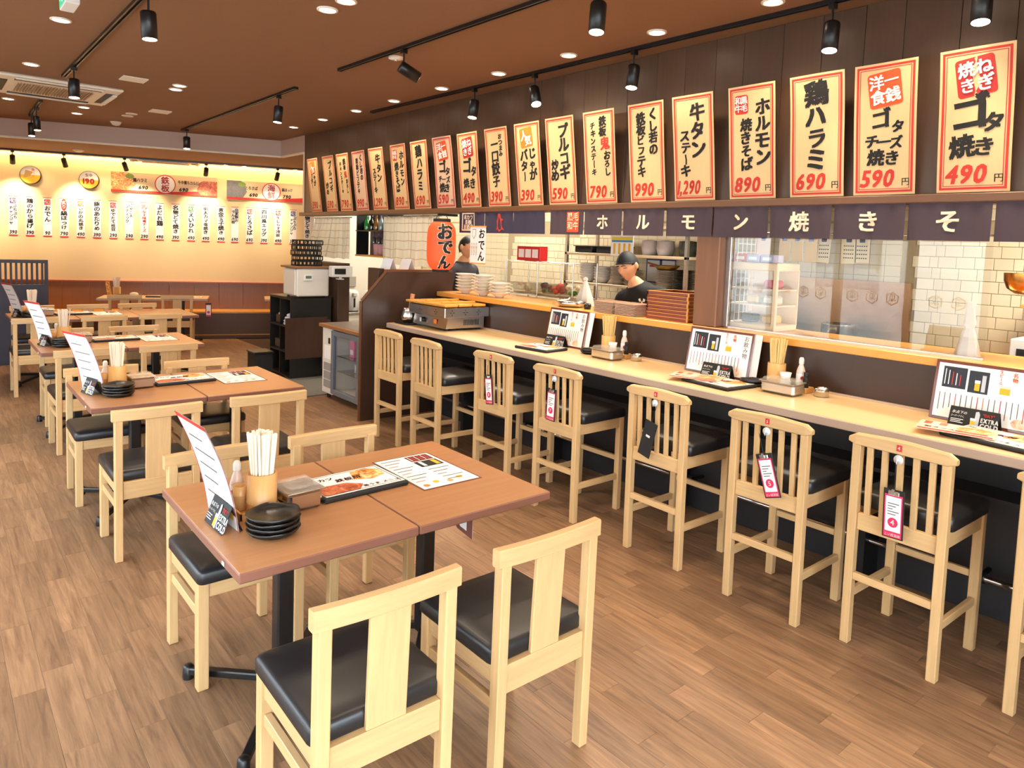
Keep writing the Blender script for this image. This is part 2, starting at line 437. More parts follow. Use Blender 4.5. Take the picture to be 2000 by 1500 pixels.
for i in range(-15, 39):
    off = (i*7 % 5)*PLN/5 + (i % 3)*.05
    for j in range(-5, 27):
        x0, y0 = i*PWD, j*PLN+off-.3
        if x0 < -1.5 or x0+PWD > 3.81 or y0 < -1.6 or y0+PLN > 13.2: continue
        if (Vector((x0, y0, 0))-B0).dot(BN) > .3: continue
        if y0 > 7.0 and x0 > 3.1: pass
        spots.append((x0, y0))
def seen(x, y):
    d = Vector((x+PWD/2, y+PLN/2, -CAM_H)); cz = d.dot(_f)
    if cz < .3: return False
    px = 1013.35+1377.4*d.dot(_r2)/cz; py = 585.4+1377.4*d.dot(_d2)/cz
    return -40 < px < 2040 and py < 1540 and not (x > 3.35 and y < 5.9)
vis = sorted([s for s in spots if seen(*s)], key=lambda s: math.hypot(s[0], s[1]))
one, rest = vis[:300], set(spots)-set(vis[:300])
pm = MB().bx((.0003, .0003, -.004), (PWD-.0003, PLN-.0003, 0), FLOOR_ONE, .0006).mesh('plank')
for x, y in one: put(pm, 'plank', fl, (x, y, 0))
mb = MB()
for x, y in sorted(rest): mb.bx((x+.0003, y+.0003, -.004), (x+PWD-.0003, y+PLN-.0003, 0), FLOOR_REST)
mb.build('plank_remainder', fl, kind='stuff')

# main ceiling, dropped soffit and its fascia
fc = Vector((3.86, 9.885, 0)); sl = -5.75
fe = fc+BD*sl
struct('ceiling', MB().prism([(-1.6, -1.7), (3.99, -1.7), (3.99, 9.05), (3.86, 9.05), (3.86, 9.885), (fe.x, fe.y)], .12, CEILING, 'z', (0, 0, 3.0)), 'dark brown papered main ceiling')
g = bw(0, .33, 0)
def on_n(n_, x): # point on line depth n_ at given x
    p = bw(0, n_, 0); t = (x-p.x)/BD.x; q = p+BD*t; return (q.x, q.y)
struct('ceiling', MB().prism([(fe.x+.001, fe.y+.02), (3.861, 9.905), (3.861, 9.12), (5.9, 9.12), on_n(.33, 5.9), on_n(.33, fe.x)], .4, CEILING, 'z', (0, 0, 2.77)), 'lower brown soffit ceiling along the yellow wall')
mb = MB(); 
def wallstrip(mb, a, b, z0, z1, t, mt):
    a, b = Vector((*a, 0)), Vector((*b, 0)); mb.bar((a+b)/2+Vector((0, 0, (z0+z1)/2))-(b-a)/2, (a+b)/2+Vector((0, 0, (z0+z1)/2))+(b-a)/2, t, z1-z0, mt, up=(0, 0, 1)); return mb
struct('trim_1', wallstrip(MB(), (fe.x, fe.y), (fc.x, fc.y), 2.785, 3.0, .03, FASCIA), 'pinkish grey fascia board dropping from the main ceiling')
struct('trim_2', wallstrip(MB(), (3.872, 9.885), (3.872, 9.06), 2.785, 3.0, .03, FASCIA), 'short pinkish fascia return beside the poster wall')
struct('trim_3', wallstrip(MB(), (fe.x, fe.y-.012), (fc.x-.004, fc.y-.012), 2.765, 2.785, .045, OFFWHITE), 'thin pale bead under the fascia board')
struct('trim_4', wallstrip(MB(), (3.868, 9.87), (3.868, 9.06), 2.765, 2.785, .045, OFFWHITE), 'thin pale bead under the fascia return')
# cove lid above the gap
struct('ceiling', wallstrip(MB(), on_n(.4, fe.x), on_n(.4, 5.9), 3.0, 3.05, .3, OFFWHITE), 'white lid of the lighting cove above the yellow wall')
# yellow back wall with dark wainscot
p, q = bw(-5.6, .5, 0), bw(3.4, .5, 0)
wb = struct('wall_back', wallstrip(MB(), (p.x, p.y), (q.x, q.y), 0, 3.1, .1, WARMWALL), 'yellow lit back wall hung with menu strips')
bm_ = MB().bx((.0015, -.012, .06), (.3685, 0, .86), mat('lit_wainscot_wood', (142, 96, 62), .38, noise=.18, nscale=(50, 50, 3), rand=.08), .002).mesh('wainscot_board')  # dark wood, its colour lightened for the strong light falling on it
for i in range(-12, 9):
    o = put(bm_, 'wainscot_board', wb); c = bw(i*.37, .448, 0); o.location = c; o.rotation_euler = RB
CAPW = mat('wainscot_cap', (176, 96, 58), .4)
c = bw(0, .435, .87); MB().box((-1.0, 0, 0), (9.0, .045, .022), CAPW, .003).build('wainscot_cap', wb, c, RB)
# the timber-clad wall above the counter
wr = struct('wall_right', MB().bx((3.875, -1.7, 1.94), (3.99, 9.05, 3.0), DARKPANEL), 'dark board wall above the counter carrying the posters')
ys = -1.69; k = 0
bmesh_ = {wd: MB().bx((-.016, .0012, 1.985), (0, wd-.0012, 2.998), DARKWOOD, .0015).mesh('wall_board') for wd in (.2, .235, .26)}
while ys < 8.8:
    wd = (.235, .26, .2, .235)[k % 4]; put(bmesh_[wd], 'wall_board', wr, (3.875, ys, 0)); ys += wd; k += 1
MB().bx((3.855, ys, 1.985), (3.99, 9.05, 2.998), DARKWOOD).build('corner_post', wr)
struct('trim_5', MB().bx((3.79, -1.7, 1.943), (3.99, 9.06, 1.985), DARKBEAM, .004), 'brown rail under the row of posters')
# windows: on the left side of the room and behind the viewer
FRAMEM = mat('dark_window_frame', (62, 58, 56), .4); FILM = cloth_mat('frosted_film', (240, 246, 250), .8, .55); FILMMARK = mat('film_mark', (128, 118, 106), .6)
def hexmark(mb, x, z, r):
    for r0, r1 in ((r, r*.84),):
        o = [(x+r0*math.sin(i*PI/3), z+r0*math.cos(i*PI/3)) for i in range(6)]; q = [(x+r1*math.sin(i*PI/3), z+r1*math.cos(i*PI/3)) for i in range(6)]
        for i in range(6): mb.poly([o[i], o[(i+1) % 6], q[(i+1) % 6], q[i]], FILMMARK, -.004)
    mb.disc(x, z+.25*r, r*.42, FILMMARK, -.004, 16, r*.3); mb.rect(x-.55*r, z-.3*r, x+.55*r, z-.18*r, FILMMARK, -.004); mb.rect(x-.06*r, z-.5*r, x+.06*r, z+.6*r, FILMMARK, -.004)
WN = [0]
def window(a, b, rz, z0, z1, film=True):
    """one glazed bay from a to b; local x along it, facing the room towards -y"""
    WN[0] += 1; a, b = Vector(a), Vector(b); L = (b-a).length
    t = .05; mb = MB()
    mb.bx((0, -.04, z0), (t, .04, z1), FRAMEM, .004).bx((L-t, -.04, z0), (L, .04, z1), FRAMEM, .004)
    mb.bx((t, -.04, z0), (L-t, .04, z0+t), FRAMEM, .004).bx((t, -.04, z1-t), (L-t, .04, z1), FRAMEM, .004)
    o = mb.build('window_%d' % WN[0], None, a, (0, 0, rz), kind='structure', label='tall glazed bay of the shopfront with a dark frame')
    MB().rect(t, z0+t, L-t, z1-t, GLASS).build('pane', o)
    if film:
        f = MB().rect(t+.02, .77, L-t-.02, 1.52, FILM, -.003)
        n = max(1, int((L-.15)/.25)); 
        for i in range(n): hexmark(f, L/2+(i-(n-1)/2)*.25, 1.16, .085)
        f.build('frosted_film', o, label='frosted film band with hexagon marks')
LY = [-1.6, -.4, .75, 1.85, 2.71, 3.54, 4.45, 5.4, 6.35, 7.3]
for y0, y1 in zip(LY, LY[1:]): window((-1.5, y0, 0), (-1.5, y1, 0), PI/2, .06, 2.55)
struct('wall_left', MB().bx((-1.6, -1.7, 2.55), (-1.5, 7.3, 3.1), WARMWALL).bx((-1.6, -1.7, -.1), (-1.5, 7.3, .06), SLAB).bx((-1.6, 7.3, -.1), (-1.5, 13.8, 3.1), WARMWALL), 'cream side wall with the shopfront glazing')
FX = [-1.5, -.35, .8, 1.95]
for x0, x1 in zip(FX, FX[1:]): window((x1, -1.6, 0), (x0, -1.6, 0), PI, .06, 2.55)
struct('wall_front', MB().bx((-1.6, -1.7, 2.55), (1.95, -1.6, 3.1), WARMWALL).bx((-1.6, -1.7, -.1), (1.95, -1.6, .06), SLAB).bx((1.95, -1.7, -.1), (5.9, -1.6, 3.1), WARMWALL), 'cream front wall behind the viewer')
struct('ground', MB().bx((-14, -14, -.3), (-1.6, 20, -.12), mat('pavement', (170, 168, 162), .8)).bx((-1.6, -14, -.3), (8, -1.7, -.12), mat('pavement', (170, 168, 162), .8)), 'pale street pavement outside')
# the house across the street, seen through and mirrored in the glass
sb = thing('street_building', 'pale two-storey building across the street', 'building', (-10.0, -10, -.12))
MB().bx((-3, 0, 0), (0, 34, 5.2), mat('facade_pale', (206, 200, 190), .8, noise=.06, nscale=(1, 1, 1))).build('wall', sb)
MB().bx((-3.2, -.2, 5.2), (.35, 34.2, 5.4), mat('facade_roof', (120, 112, 104), .8)).build('roof_edge', sb)
SHUT = mat('shop_shutter', (92, 104, 116), .5); wm_ = MB().bx((-.02, 0, 0), (.04, 1.6, 1.3), FRAMEM, .01).bx((.03, .08, .08), (.045, 1.52, 1.22), SHUT).mesh('facade_window'); dm_ = MB().bx((-.02, 0, 0), (.05, 2.2, 2.3), FRAMEM, .01).bx((.04, .1, .0), (.055, 2.1, 2.15), mat('shop_white', (226, 226, 222), .5)).mesh('shop_door')
for k in range(12):
    put(wm_, 'facade_window', sb, (0, .8+2.8*k, 3.3)); put(dm_ if k % 2 else wm_, 'shop_door' if k % 2 else 'facade_window', sb, (0, .7+2.8*k, .1 if k % 2 else 1.0))
# kitchen shell
KW = mat('kitchen_wall_white', (238, 230, 214), .5)
wk = struct('wall_kitchen', MB().bx((5.7, -1.7, 0), (5.85, 9.2, 2.7), GROUT), 'tiled kitchen wall behind the pass')
struct('wall_kitchen_end', MB().bx((4.0, 9.06, 0), (5.9, 9.16, 3.1), KW).bx((3.88, 9.06, 1.95), (4.0, 9.16, 3.1), KW), 'white end wall of the kitchen')
struct('wall_far_right', MB().bx((5.85, 9.1, 0), (5.95, 12.6, 3.1), WARMWALL), 'cream wall closing the seating nook')
struct('ceiling', MB().bx((3.99, -1.7, 2.55), (5.9, 9.1, 2.6), KW), 'white kitchen ceiling')
struct('floor', MB().bx((3.99, -1.6, -.01), (5.7, 9.06, .001), KFLOOR), 'grey kitchen floor')
# rows of tiles, some courses cut into narrow ones
tw, th = .118, .082
tm = {w_: MB().bx((-.006, .0016, .0016), (0, w_*tw-.0016, th-.0016), TILE, .002).mesh('tile') for w_ in (.5, 1.)}
cnt = 0
for y_lo, y_hi in ((.95, 2.1), (5.05, 6.85)):
    for r in range(11):
        y = y_lo + (r*37 % 3)*.02
        while y < y_hi and cnt < 300:
            w_ = .5 if (cnt*7 + r*3) % 5 == 0 else 1.; put(tm[w_], 'tile', wk, (5.7, y, .95+r*th)); y += w_*tw; cnt += 1
mb = MB(); 
for y_lo, y_hi, z_lo, z_hi in ((-1.6, .93, .95, 1.95), (2.25, 5.02, .95, 1.95), (7.0, 9.05, .95, 1.95), (-1.6, 9.05, 1.95, 2.5), (-1.6, 9.05, .05, .93)):
    z = z_lo
    while z+th < z_hi+.02:
        y = y_lo
        while y+tw <= y_hi: mb.bx((5.694, y+.0016, z+.0016), (5.7, y+tw-.0016, z+th-.0016), TILE); y += tw
        z += th
mb.build('tile_remainder', wk, kind='stuff')

# ------------------------------------------------------------------ counter, ledge, end panel, pillar
bc = thing('bar_counter', 'long pale maple bar counter with dark panelled front', 'counter', (3.26, -1.6, 0))
MB().bx((.012, 0, .858), (.62, 7.36, .9), MAPLE, .003).build('worktop', bc)
MB().bx((0, 0, .856), (.0125, 7.36, .899), MAPLE_EDGE, .004).build('front_edge', bc)
MB().bx((.0, 0, .0), (.03, 7.36, .858), COUNTERFRONT).build('knee_panel', bc, (.53, 0, 0))
MB().bx((.34, 0, .60), (.53, 7.36, .62), COUNTERFRONT).build('bag_shelf', bc)
MB().bx((.58, 0, .9), (.62, 7.36, 1.14), DARKPANEL).build('back_panel', bc)
MB().bx((.565, 0, .9), (.58, 7.36, .912), MAPLE_EDGE).build('rear_upstand', bc)
for y in (.9, 2.0, 3.1, 4.3, 5.5, 6.6):
    MB().bx((.36, y, .0), (.53, y+.035, .6), BLACKMAT).build('support_bracket', bc)
fr = thing('foot_rail', 'chrome foot rail on black brackets under the bar counter', 'foot rail', (3.66, -1.6, 0))
MB().cyl((0, 0, .225), (0, 7.34, .225), .016, CHROME, 12).build('rail', fr)
for y in (1.0, 2.6, 4.2, 5.8): MB().cyl((0, y, .225), (.13, y, .225), .012, BLACKM, 8).cyl((0, y-.02, .225), (0, y+.02, .225), .026, BLACKM, 12).build('bracket', fr)
MB().bx((3.8, -1.6, 1.14), (4.3, 5.75, 1.185), LEDGE, .004).build('serving_ledge', label='varnished pine serving ledge above the bar counter', cat='ledge')
ep = thing('end_panel', 'dark brown end panel with a sloped shoulder closing the bar counter', 'panel', (3.02, 5.765, 0))
MB().prism([(0, 0), (.98, 0), (.98, 1.37), (.25, 1.37), (.0, 1.10)], .035, DARKPANEL, 'y').build('board', ep)
MB().bar((.25, .017, 1.373), (.98, .017, 1.373), .04, .008, DARKBEAM, up=(0, 1, 0)).bar((0, .017, 1.105), (.25, .017, 1.375), .04, .008, DARKBEAM, up=(0, 1, 0)).bar((-.004, .017, 0), (-.004, .017, 1.105), .04, .008, DARKBEAM, up=(0, 1, 0)).build('edging', ep)
struct('pillar', MB().bx((3.815, 2.59, 1.185), (3.985, 2.765, 1.945), PILLAR, .006), 'brown wooden pillar standing on the serving ledge')
gs = thing('glass_screen', 'clear glass screen in steel posts beside the brown pillar', 'glass screen', (3.9, 1.13, 1.185))
MB().add([(0, 0, .01), (0, 1.44, .01), (0, 1.44, .76), (0, 0, .76)], [(0, 1, 2, 3)], GLASS).build('pane', gs)
MB().bx((-.01, 1.425, 0), (.02, 1.46, .76), STEEL, .002).build('post', gs)
MB().bx((-.012, -.0, 0), (.012, 1.44, .012), STEEL).build('channel', gs)
# kitchen-side worktop and body under the ledge
kw = thing('kitchen_worktop', 'steel kitchen worktop behind the glass screen', 'worktop', (4.0, -1.5, 0))
MB().bx((.3, 0, .83), (.75, 4.0, .87), STEEL, .003).build('top', kw); MB().bx((.32, .05, 0), (.36, .1, .83), STEEL).build('leg', kw); MB().bx((.68, 3.85, 0), (.72, 3.9, .83), STEEL).build('leg', kw); MB().bx((.68, .05, 0), (.72, .1, .83), STEEL).build('leg', kw); MB().bx((4.0, -1.5, .0), (4.295, 5.7, 1.138), KW).build('ledge_base', label='white panelled base carrying the serving ledge', cat='base cabinet')
# hatch side of the passage: short wall beyond the end panel

# ================================================================== ceiling fixtures
LENS = E_('lamp_lens', (255, 236, 205), 14.0); LENSOFF = mat('unlit_lens', (200, 180, 150), .4)
def downlight(x, y, z, watts, label, group, on=True, size=.05, spot=True, col=WARM):
    t = thing('downlight', label, 'downlight', (x, y, z), 0, group)
    MB().lathe([(size+.012, 0), (size+.012, -.006), (size, -.009), (size-.004, -.004)], OFFWHITE, n=24).build('trim_ring', t)
    MB().disc(0, 0, size-.003, LENS if on else LENSOFF, 0, 20).warp(lambda a, b, c: (a, c, -.0055)).build('lens', t)
    if on and watts:
        ld = bpy.data.lights.new('downlight_lamp', 'SPOT'); ld.energy = watts; ld.color = col; ld.spot_size = math.radians(125); ld.spot_blend = .7; ld.shadow_soft_size = .05
        lo = bpy.data.objects.new('lamp', ld); COL.objects.link(lo); lo.parent = t; lo.location = (0, 0, -.03)
    return t
GD = 'recessed downlights in the main ceiling'
for x, y, on in ((.70, 5.5, 1), (1.84, 4.02, 1), (1.85, 3.8, 1), (.70, 7.16, 1), (1.81, 7.05, 1), (1.83, 7.26, 1), (.70, 9.25, 1), (1.37, 9.15, 1), (1.38, 9.7, 1), (.70, 3.6, 1), (.70, 1.9, 1), (1.84, 1.6, 1), (1.84, 1.8, 1), (.7, .3, 1), (1.84, -.4, 1)):  # the last entries are unseen, added to the rows nearer the viewer
    downlight(x, y, 3.0, DOWN_W*(1.0 if y > 3 else .55), 'small round lit downlight over the dining tables', 'downlights over the tables')
for x, y in ((1.84, 9.17), (1.84, 9.38)): downlight(x, y, 3.0, 0, 'unlit round downlight beside a square ceiling plate', 'unlit downlights', False)
for y in (8.51, 7.68, 6.87, 6.09, 5.27, 4.47, 3.68, 2.9, 2.12, 1.34, .55, -.3):
    downlight(3.48, y, 3.0, DOWN_W*.8, 'round lit downlight in the line above the bar counter', 'downlights in a line above the bar counter')
for s_ in (-2.15, -1.39, -1.16, .47, .75, 1.53, -3.0):
    c = bw(s_, .1 if s_ < 0 else .12, 2.77); downlight(c.x, c.y, c.z, DOWN_W*.35, 'round downlight in the low soffit by the yellow wall', 'downlights in the soffit', size=.04)
# ceiling plates and detectors
for x, y in ((1.44, 7.08), (2.03, 8.7)):
    MB().bx((-.1, -.1, -.012), (.1, .1, 0), OFFWHITE, .003).build('ceiling_plate', loc=(x, y, 3.0), label='square white access plate on the brown ceiling', cat='ceiling plate', group='access plates')
t = thing('smoke_detector', 'domed white smoke detector near the fascia board', 'smoke detector', (1.84, 10.03, 3.0)); MB().lathe([(.06, 0), (.058, -.015), (.04, -.04), (.0, -.05)], OFFWHITE, n=20).warp(lambda a, b, c: (a, b, c)).build('dome', t); MB().lathe([(.066, .0), (.066, -.008), (.05, -.009)], WHITE, n=20).build('base', t)
t = thing('smoke_detector', 'flat white smoke detector beside a lighting track', 'smoke detector', (2.67, 4.66, 3.0)); MB().lathe([(.055, 0), (.055, -.012), (.02, -.022), (0, -.022)], OFFWHITE, n=20).build('dome', t); MB().lathe([(.012, -.02), (.012, -.03), (0, -.03)], STEEL, n=10).build('sensor', t)
c = bw(-1.42, -.55, 2.77); t = thing('smoke_detector', 'white smoke detector under the soffit by the fascia', 'smoke detector', c); MB().lathe([(.07, 0), (.07, -.012), (.03, -.03), (0, -.03)], OFFWHITE, n=20).build('dome', t)
# tracks with spotlights
def track(a, b, label):
    a, b = Vector(a), Vector(b); t = thing('lighting_track', label, 'lighting track', (a+b)/2, math.atan2((b-a).y, (b-a).x)); L = (b-a).length/2
    MB().bx((-L, -.018, -.022), (L, -.008, 0), BLACKM).bx((-L, .008, -.022), (L, .018, 0), BLACKM).bx((-L, -.008, -.008), (L, .008, 0), BLACKM).build('channel', t)
    MB().bx((-L-.012, -.019, -.024), (-L, .019, 0), BLACKM).build('end_cap', t); MB().bx((L, -.019, -.024), (L+.012, .019, 0), BLACKM).build('end_cap', t)
def spotlight(x, y, z, aim, label, on=True, watts=None, group=None, r=.042, h=.12, drop=.1, col=WARM):
    """hanging cylinder spot; aim is where its beam points"""
    t = thing('track_spotlight', label, 'spotlight', (x, y, z), 0, group)
    MB().bx((-.022, -.016, -.05), (.022, .016, -.022), BLACKM, .003).cyl((0, 0, -.05), (0, 0, -.05-drop), .006, BLACKM, 8).build('stem', t)
    pv = Vector((0, 0, -.05-drop)); d = (Vector(aim)-Vector((x, y, z))-pv).normalized()
    q = Vector((0, 0, -1)).rotation_difference(d)
    hd = MB().lathe([(r*.9, -h), (r, -h), (r, .02), (r*.92, .03), (0, .03)][::1], BLACKM, n=20).build('can', t, pv); hd.rotation_mode = 'QUATERNION'; hd.rotation_quaternion = q
    ln = MB().disc(0, 0, r*.88, LENS if on else LENSOFF, 0, 18).warp(lambda a, b, c: (a, c, -h-.0008)).build('lens', t, pv); ln.rotation_mode = 'QUATERNION'; ln.rotation_quaternion = q
    if on:
        ld = bpy.data.lights.new('spot_lamp', 'SPOT'); ld.energy = SPOT_W if watts is None else watts; ld.color = col; ld.spot_size = math.radians(74); ld.spot_blend = .8; ld.shadow_soft_size = .035
        lo = bpy.data.objects.new('lamp', ld); COL.objects.link(lo); lo.parent = t; lo.location = pv+d*(h+.015); lo.rotation_mode = 'QUATERNION'; lo.rotation_quaternion = q
track((.96, 7.4, 3.0), (.98, 3.4, 3.0), 'black lighting track above the first row of tables')
track((2.58, 9.92, 3.0), (2.57, 6.25, 3.0), 'black lighting track running toward the fascia')
track((2.54, 5.3, 3.0), (2.62, 1.6, 3.0), 'black lighting track over the aisle by the stools')
track((3.6, 6.75, 3.0), (3.68, .3, 3.0), 'long black lighting track in front of the posters')
track((.99, 10.3, 3.0), (.96, 9.05, 3.0), 'short black lighting track beyond the air conditioner')
p, q = bw(-3.2, -.06, 2.77), bw(2.2, -.06, 2.77); track(p, q, 'long black lighting track under the soffit by the yellow wall')
spotlight(.96, 6.88, 3.0, (.96, 6.6, 0), 'black track spotlight pointing straight down under the air conditioner', watts=SPOT_W*.7)
spotlight(.98, 4.45, 3.0, (1.1, 4.3, 0), 'glaring black track spotlight on the track over the first tables')
spotlight(2.58, 9.73, 3.0, (2.5, 9.4, 0), 'black spotlight at the fascia end of its track')
spotlight(2.575, 6.66, 3.0, (2.3, 6.6, 0), 'black spotlight at the aisle end of its track')
spotlight(2.56, 4.36, 3.0, (3.8, 4.0, 2.2), 'black spotlight tilted sideways toward the posters', watts=SPOT_W*.6)
spotlight(2.6, 2.55, 3.0, (2.2, 2.3, 0), 'starry black spotlight hanging above the stools')
for y, s_ in ((4.98, 'unlit-looking black spotlight near the oden lantern'), (4.21, 'bright black spotlight turned toward the viewer'), (3.22, 'black spotlight above the kitchen hatch'), (1.88, 'black spotlight above the brown pillar'), (1.19, 'black spotlight at the end of the poster row')):
    x = 3.6+(6.75-y)/6.45*.08
    spotlight(x, y, 3.0, (x-.35, y-(.9 if y == 4.21 else .1), .9), s_, watts=SPOT_W*.8)
spotlight(.985, 10.15, 3.0, (1.0, 9.8, 0), 'black spotlight in the short track, fascia end', r=.036); spotlight(.97, 9.5, 3.0, (1.1, 9.2, 0), 'black spotlight in the short track, air conditioner end', r=.036)
for s_, a in ((-2.33, -2.45), (-1.7, -1.6), (-.92, -.75), (.2, .1), (1.25, 1.1), (-3.0, -3.0)):
    c = bw(s_, -.06, 2.77); d = bw(a, .45, 1.9); spotlight(c.x, c.y, c.z, d, 'black spotlight on the soffit track aimed at the yellow wall', watts=SPOT_W*1.7, group='spotlights along the soffit track', r=.034, h=.1, drop=.07)
# cove light strip behind the soffit
c = bw(-.6, .385, 2.86)
cv = thing('cove_light', 'hidden warm light strip washing the yellow wall', 'light strip', c, BANG)
MB().bx((-3.6, -.02, 0), (3.6, .02, .02), E_('cove_lens', (255, 206, 130), 6.0)).build('strip', cv)
for i in (-2.4, 0, 2.4):
    ld = bpy.data.lights.new('cove_lamp', 'AREA'); ld.shape = 'RECTANGLE'; ld.size = 2.4; ld.size_y = .05; ld.energy = COVE_W/3; ld.color = (1.0, .68, .32)
    lo = bpy.data.objects.new('lamp', ld); COL.objects.link(lo); lo.parent = cv; lo.location = (i, 0, -.012)
# unseen panel lights added to brighten the kitchen
for y in (.6, 3.4, 6.2, 8.2):
    t = thing('kitchen_fill_light', 'unseen white panel light added to brighten the kitchen', 'ceiling light', (4.85, y, 2.55), 0, 'added kitchen fill lights')
    MB().bx((-.16, -.62, -.05), (.16, .62, 0), WHITE, .004).build('housing', t); MB().bx((-.14, -.6, -.053), (.14, .6, -.05), E_('kitchen_fill_lens', (255, 244, 224), 6.0)).build('diffuser', t)
    ld = bpy.data.lights.new('kitchen_fill_lamp', 'AREA'); ld.shape = 'RECTANGLE'; ld.size = .28; ld.size_y = 1.2; ld.energy = KITCHEN_W*(.35 if y > 7 else (.7 if y > 6 else 1)); ld.color = NEUTRAL
    lo = bpy.data.objects.new('lamp', ld); COL.objects.link(lo); lo.parent = t; lo.location = (0, 0, -.06)
# air conditioners
def aircon(loc, rz, lx, ly, label):
    t = thing('air_conditioner', label, 'air conditioner', loc, rz)
    MB().bx((-lx/2, -ly/2, -.03), (lx/2, ly/2, 0), OFFWHITE, .012).build('panel', t)
    GR = mat('intake_grille', (168, 140, 112), .6)
    mb = MB(); n = 26
    for i in range(n): mb.bx((-lx*.3+i*lx*.6/n, -ly*.24, -.04), (-lx*.3+(i+.55)*lx*.6/n, ly*.24, -.03), GR)
    mb.build('intake_grille', t)
    for s in (-1, 1):
        MB().bx((-lx*.34, s*ly*.37-.035, -.034), (lx*.34, s*ly*.37+.035, -.03), BLACKMAT).build('outlet_slot', t)
        MB().bx((-lx*.34, s*ly*.44-.03, -.042), (lx*.34, s*ly*.44+.02, -.033), WHITE, .003).build('louvre', t)
        MB().bx((s*lx*.42-.035, -ly*.3, -.034), (s*lx*.42+.035, ly*.3, -.03), BLACKMAT).build('outlet_slot', t)
        MB().bx((s*lx*.46-.02, -ly*.3, -.05), (s*lx*.46+.02, ly*.3, -.033), WHITE, .003).build('louvre', t)
aircon((.98, 8.2, 3.0), 0, 1.0, 1.05, 'large white cassette air conditioner in the brown ceiling')
c = bw(-.4, .158, 2.77); aircon(c, BANG, .98, .33, 'white cassette air conditioner in the low soffit')
# emergency exit sign hanging at the window side
t = thing('exit_sign', 'hanging white exit sign with a green running-figure face', 'exit sign', (.62, 4.55, 2.84))
MB().bx((-.034, -.1, 0), (.034, .1, .15), WHITE, .004).build('housing', t); MB().bx((-.012, -.012, .15), (.012, .012, .16), WHITE).build('stem', t)
EXITG = E_('exit_green', (30, 160, 110), .8)
mb = MB().rect(-.12, .015, .12, .185, EXITG, 0); 
EXITW = E_('exit_white', (240, 255, 248), .8)
mb.rect(.0, .03, .09, .17, EXITW, -.001); mb.poly([(-.09, .05), (-.05, .09), (-.02, .085), (-.02, .1), (-.06, .11), (-.08, .14), (-.09, .13), (-.075, .1), (-.1, .06)], EXITW, -.001); mb.disc(-.06, .155, .013, EXITW, -.001, 12)
mb.warp(lambda a, b, c: (a*.78, b, c*.76)).build('green_face', t, (-.0355, 0, 0), (0, 0, -PI/2))

# ================================================================== chairs
def make_chair():
    """origin on the floor under the seat centre, sitter faces +y; rear posts at -y"""
    t = thing('dining_chair', 'x', 'chair')
    W, RY, FY = .40, -.2, .2
    for s in (-1, 1):
        MB().bar((s*(W/2-.018), RY, 0), (s*(W/2-.018), RY-.008, .735), .036, .04, WOODV, .003, up=(0, 1, 0)).build('rear_leg', t)
        MB().bx((s*(W/2-.02)-.02, FY-.04, 0), (s*(W/2-.02)+.02, FY, .408), WOODV, .003).build('front_leg', t)
        MB().bx((s*(W/2-.02)-.011, RY+.02, .345), (s*(W/2-.02)+.011, FY-.04, .405), WOODY, .002).build('side_apron', t)
        MB().bx((s*(W/2-.02)-.011, RY+.02, .262), (s*(W/2-.02)+.011, FY-.04, .297), WOODY, .002).build('side_stretcher', t)
    MB().bx((-W/2+.04, FY-.03, .345), (W/2-.04, FY-.008, .405), WOODX, .002).build('front_apron', t)
    MB().bx((-W/2+.036, RY-.014, .315), (W/2-.036, RY+.014, .405), WOODX, .003).build('back_apron', t)
    # seat cushion: softly domed, sides slightly rounded
    mb = MB(); n = 10; prof = [(0, .405), (0, .447), (.012, .459)]
    hx, hy = W/2+.004, .205
    rings = []
    for ins, z in ((.004, .405), (0, .412), (0, .444), (.006, .454), (.018, .459), (.07, .4635), (.13, .4645)):
        ring = []
        r = .022
        for cx, cy, a0 in ((1, 1, 0), (-1, 1, PI/2), (-1, -1, PI), (1, -1, 1.5*PI)):
            for k in range(4):
                a = a0+k*PI/6
                ring.append((cx*(hx-ins-r)+r*math.cos(a), .012+cy*(hy-ins-r)+r*math.sin(a), z))
        rings.append(ring)
    vs = [p for r_ in rings for p in r_]; m = 16
    fs = [(j*m+i, j*m+(i+1) % m, (j+1)*m+(i+1) % m, (j+1)*m+i) for j in range(len(rings)-1) for i in range(m)]
    fs.append(list(range((len(rings)-1)*m, len(rings)*m))); mb.add(vs, fs, LEATHER, True)
    st = mb.build('seat_cushion', t, label='black leatherette seat cushion')
    # top rail, gently bowed, with lowered ends over the posts
    mb = MB(); n = 12; vs = []
    for i in range(n+1):
        u = -1+2*i/n; x = u*(W/2+.012); y = RY-.01-.012*(1-u*u); d = .055
        for (dy, dz) in ((-.017, -d+.003), (-.017, -.004), (-.013, 0), (.013, 0), (.017, -.004), (.017, -d+.003), (.013, -d), (-.013, -d)):
            vs.append((x, y+dy, .775+dz))
    fs = [(i*8+k, i*8+(k+1) % 8, (i+1)*8+(k+1) % 8, (i+1)*8+k) for i in range(n) for k in range(8)]+[list(range(8))[::-1], list(range(n*8, n*8+8))]
    fs = [f[::-1] for f in fs]; mb.add(vs, fs, WOODX); mb.build('top_rail', t)
    MB().bar((0, RY+.0, .40), (0, RY-.016, .735), .118, .016, WOODV, .003, up=(0, 1, 0)).build('back_splat', t)
    for s in (-1, 1):
        for y in (RY, FY-.02): pass
    return t
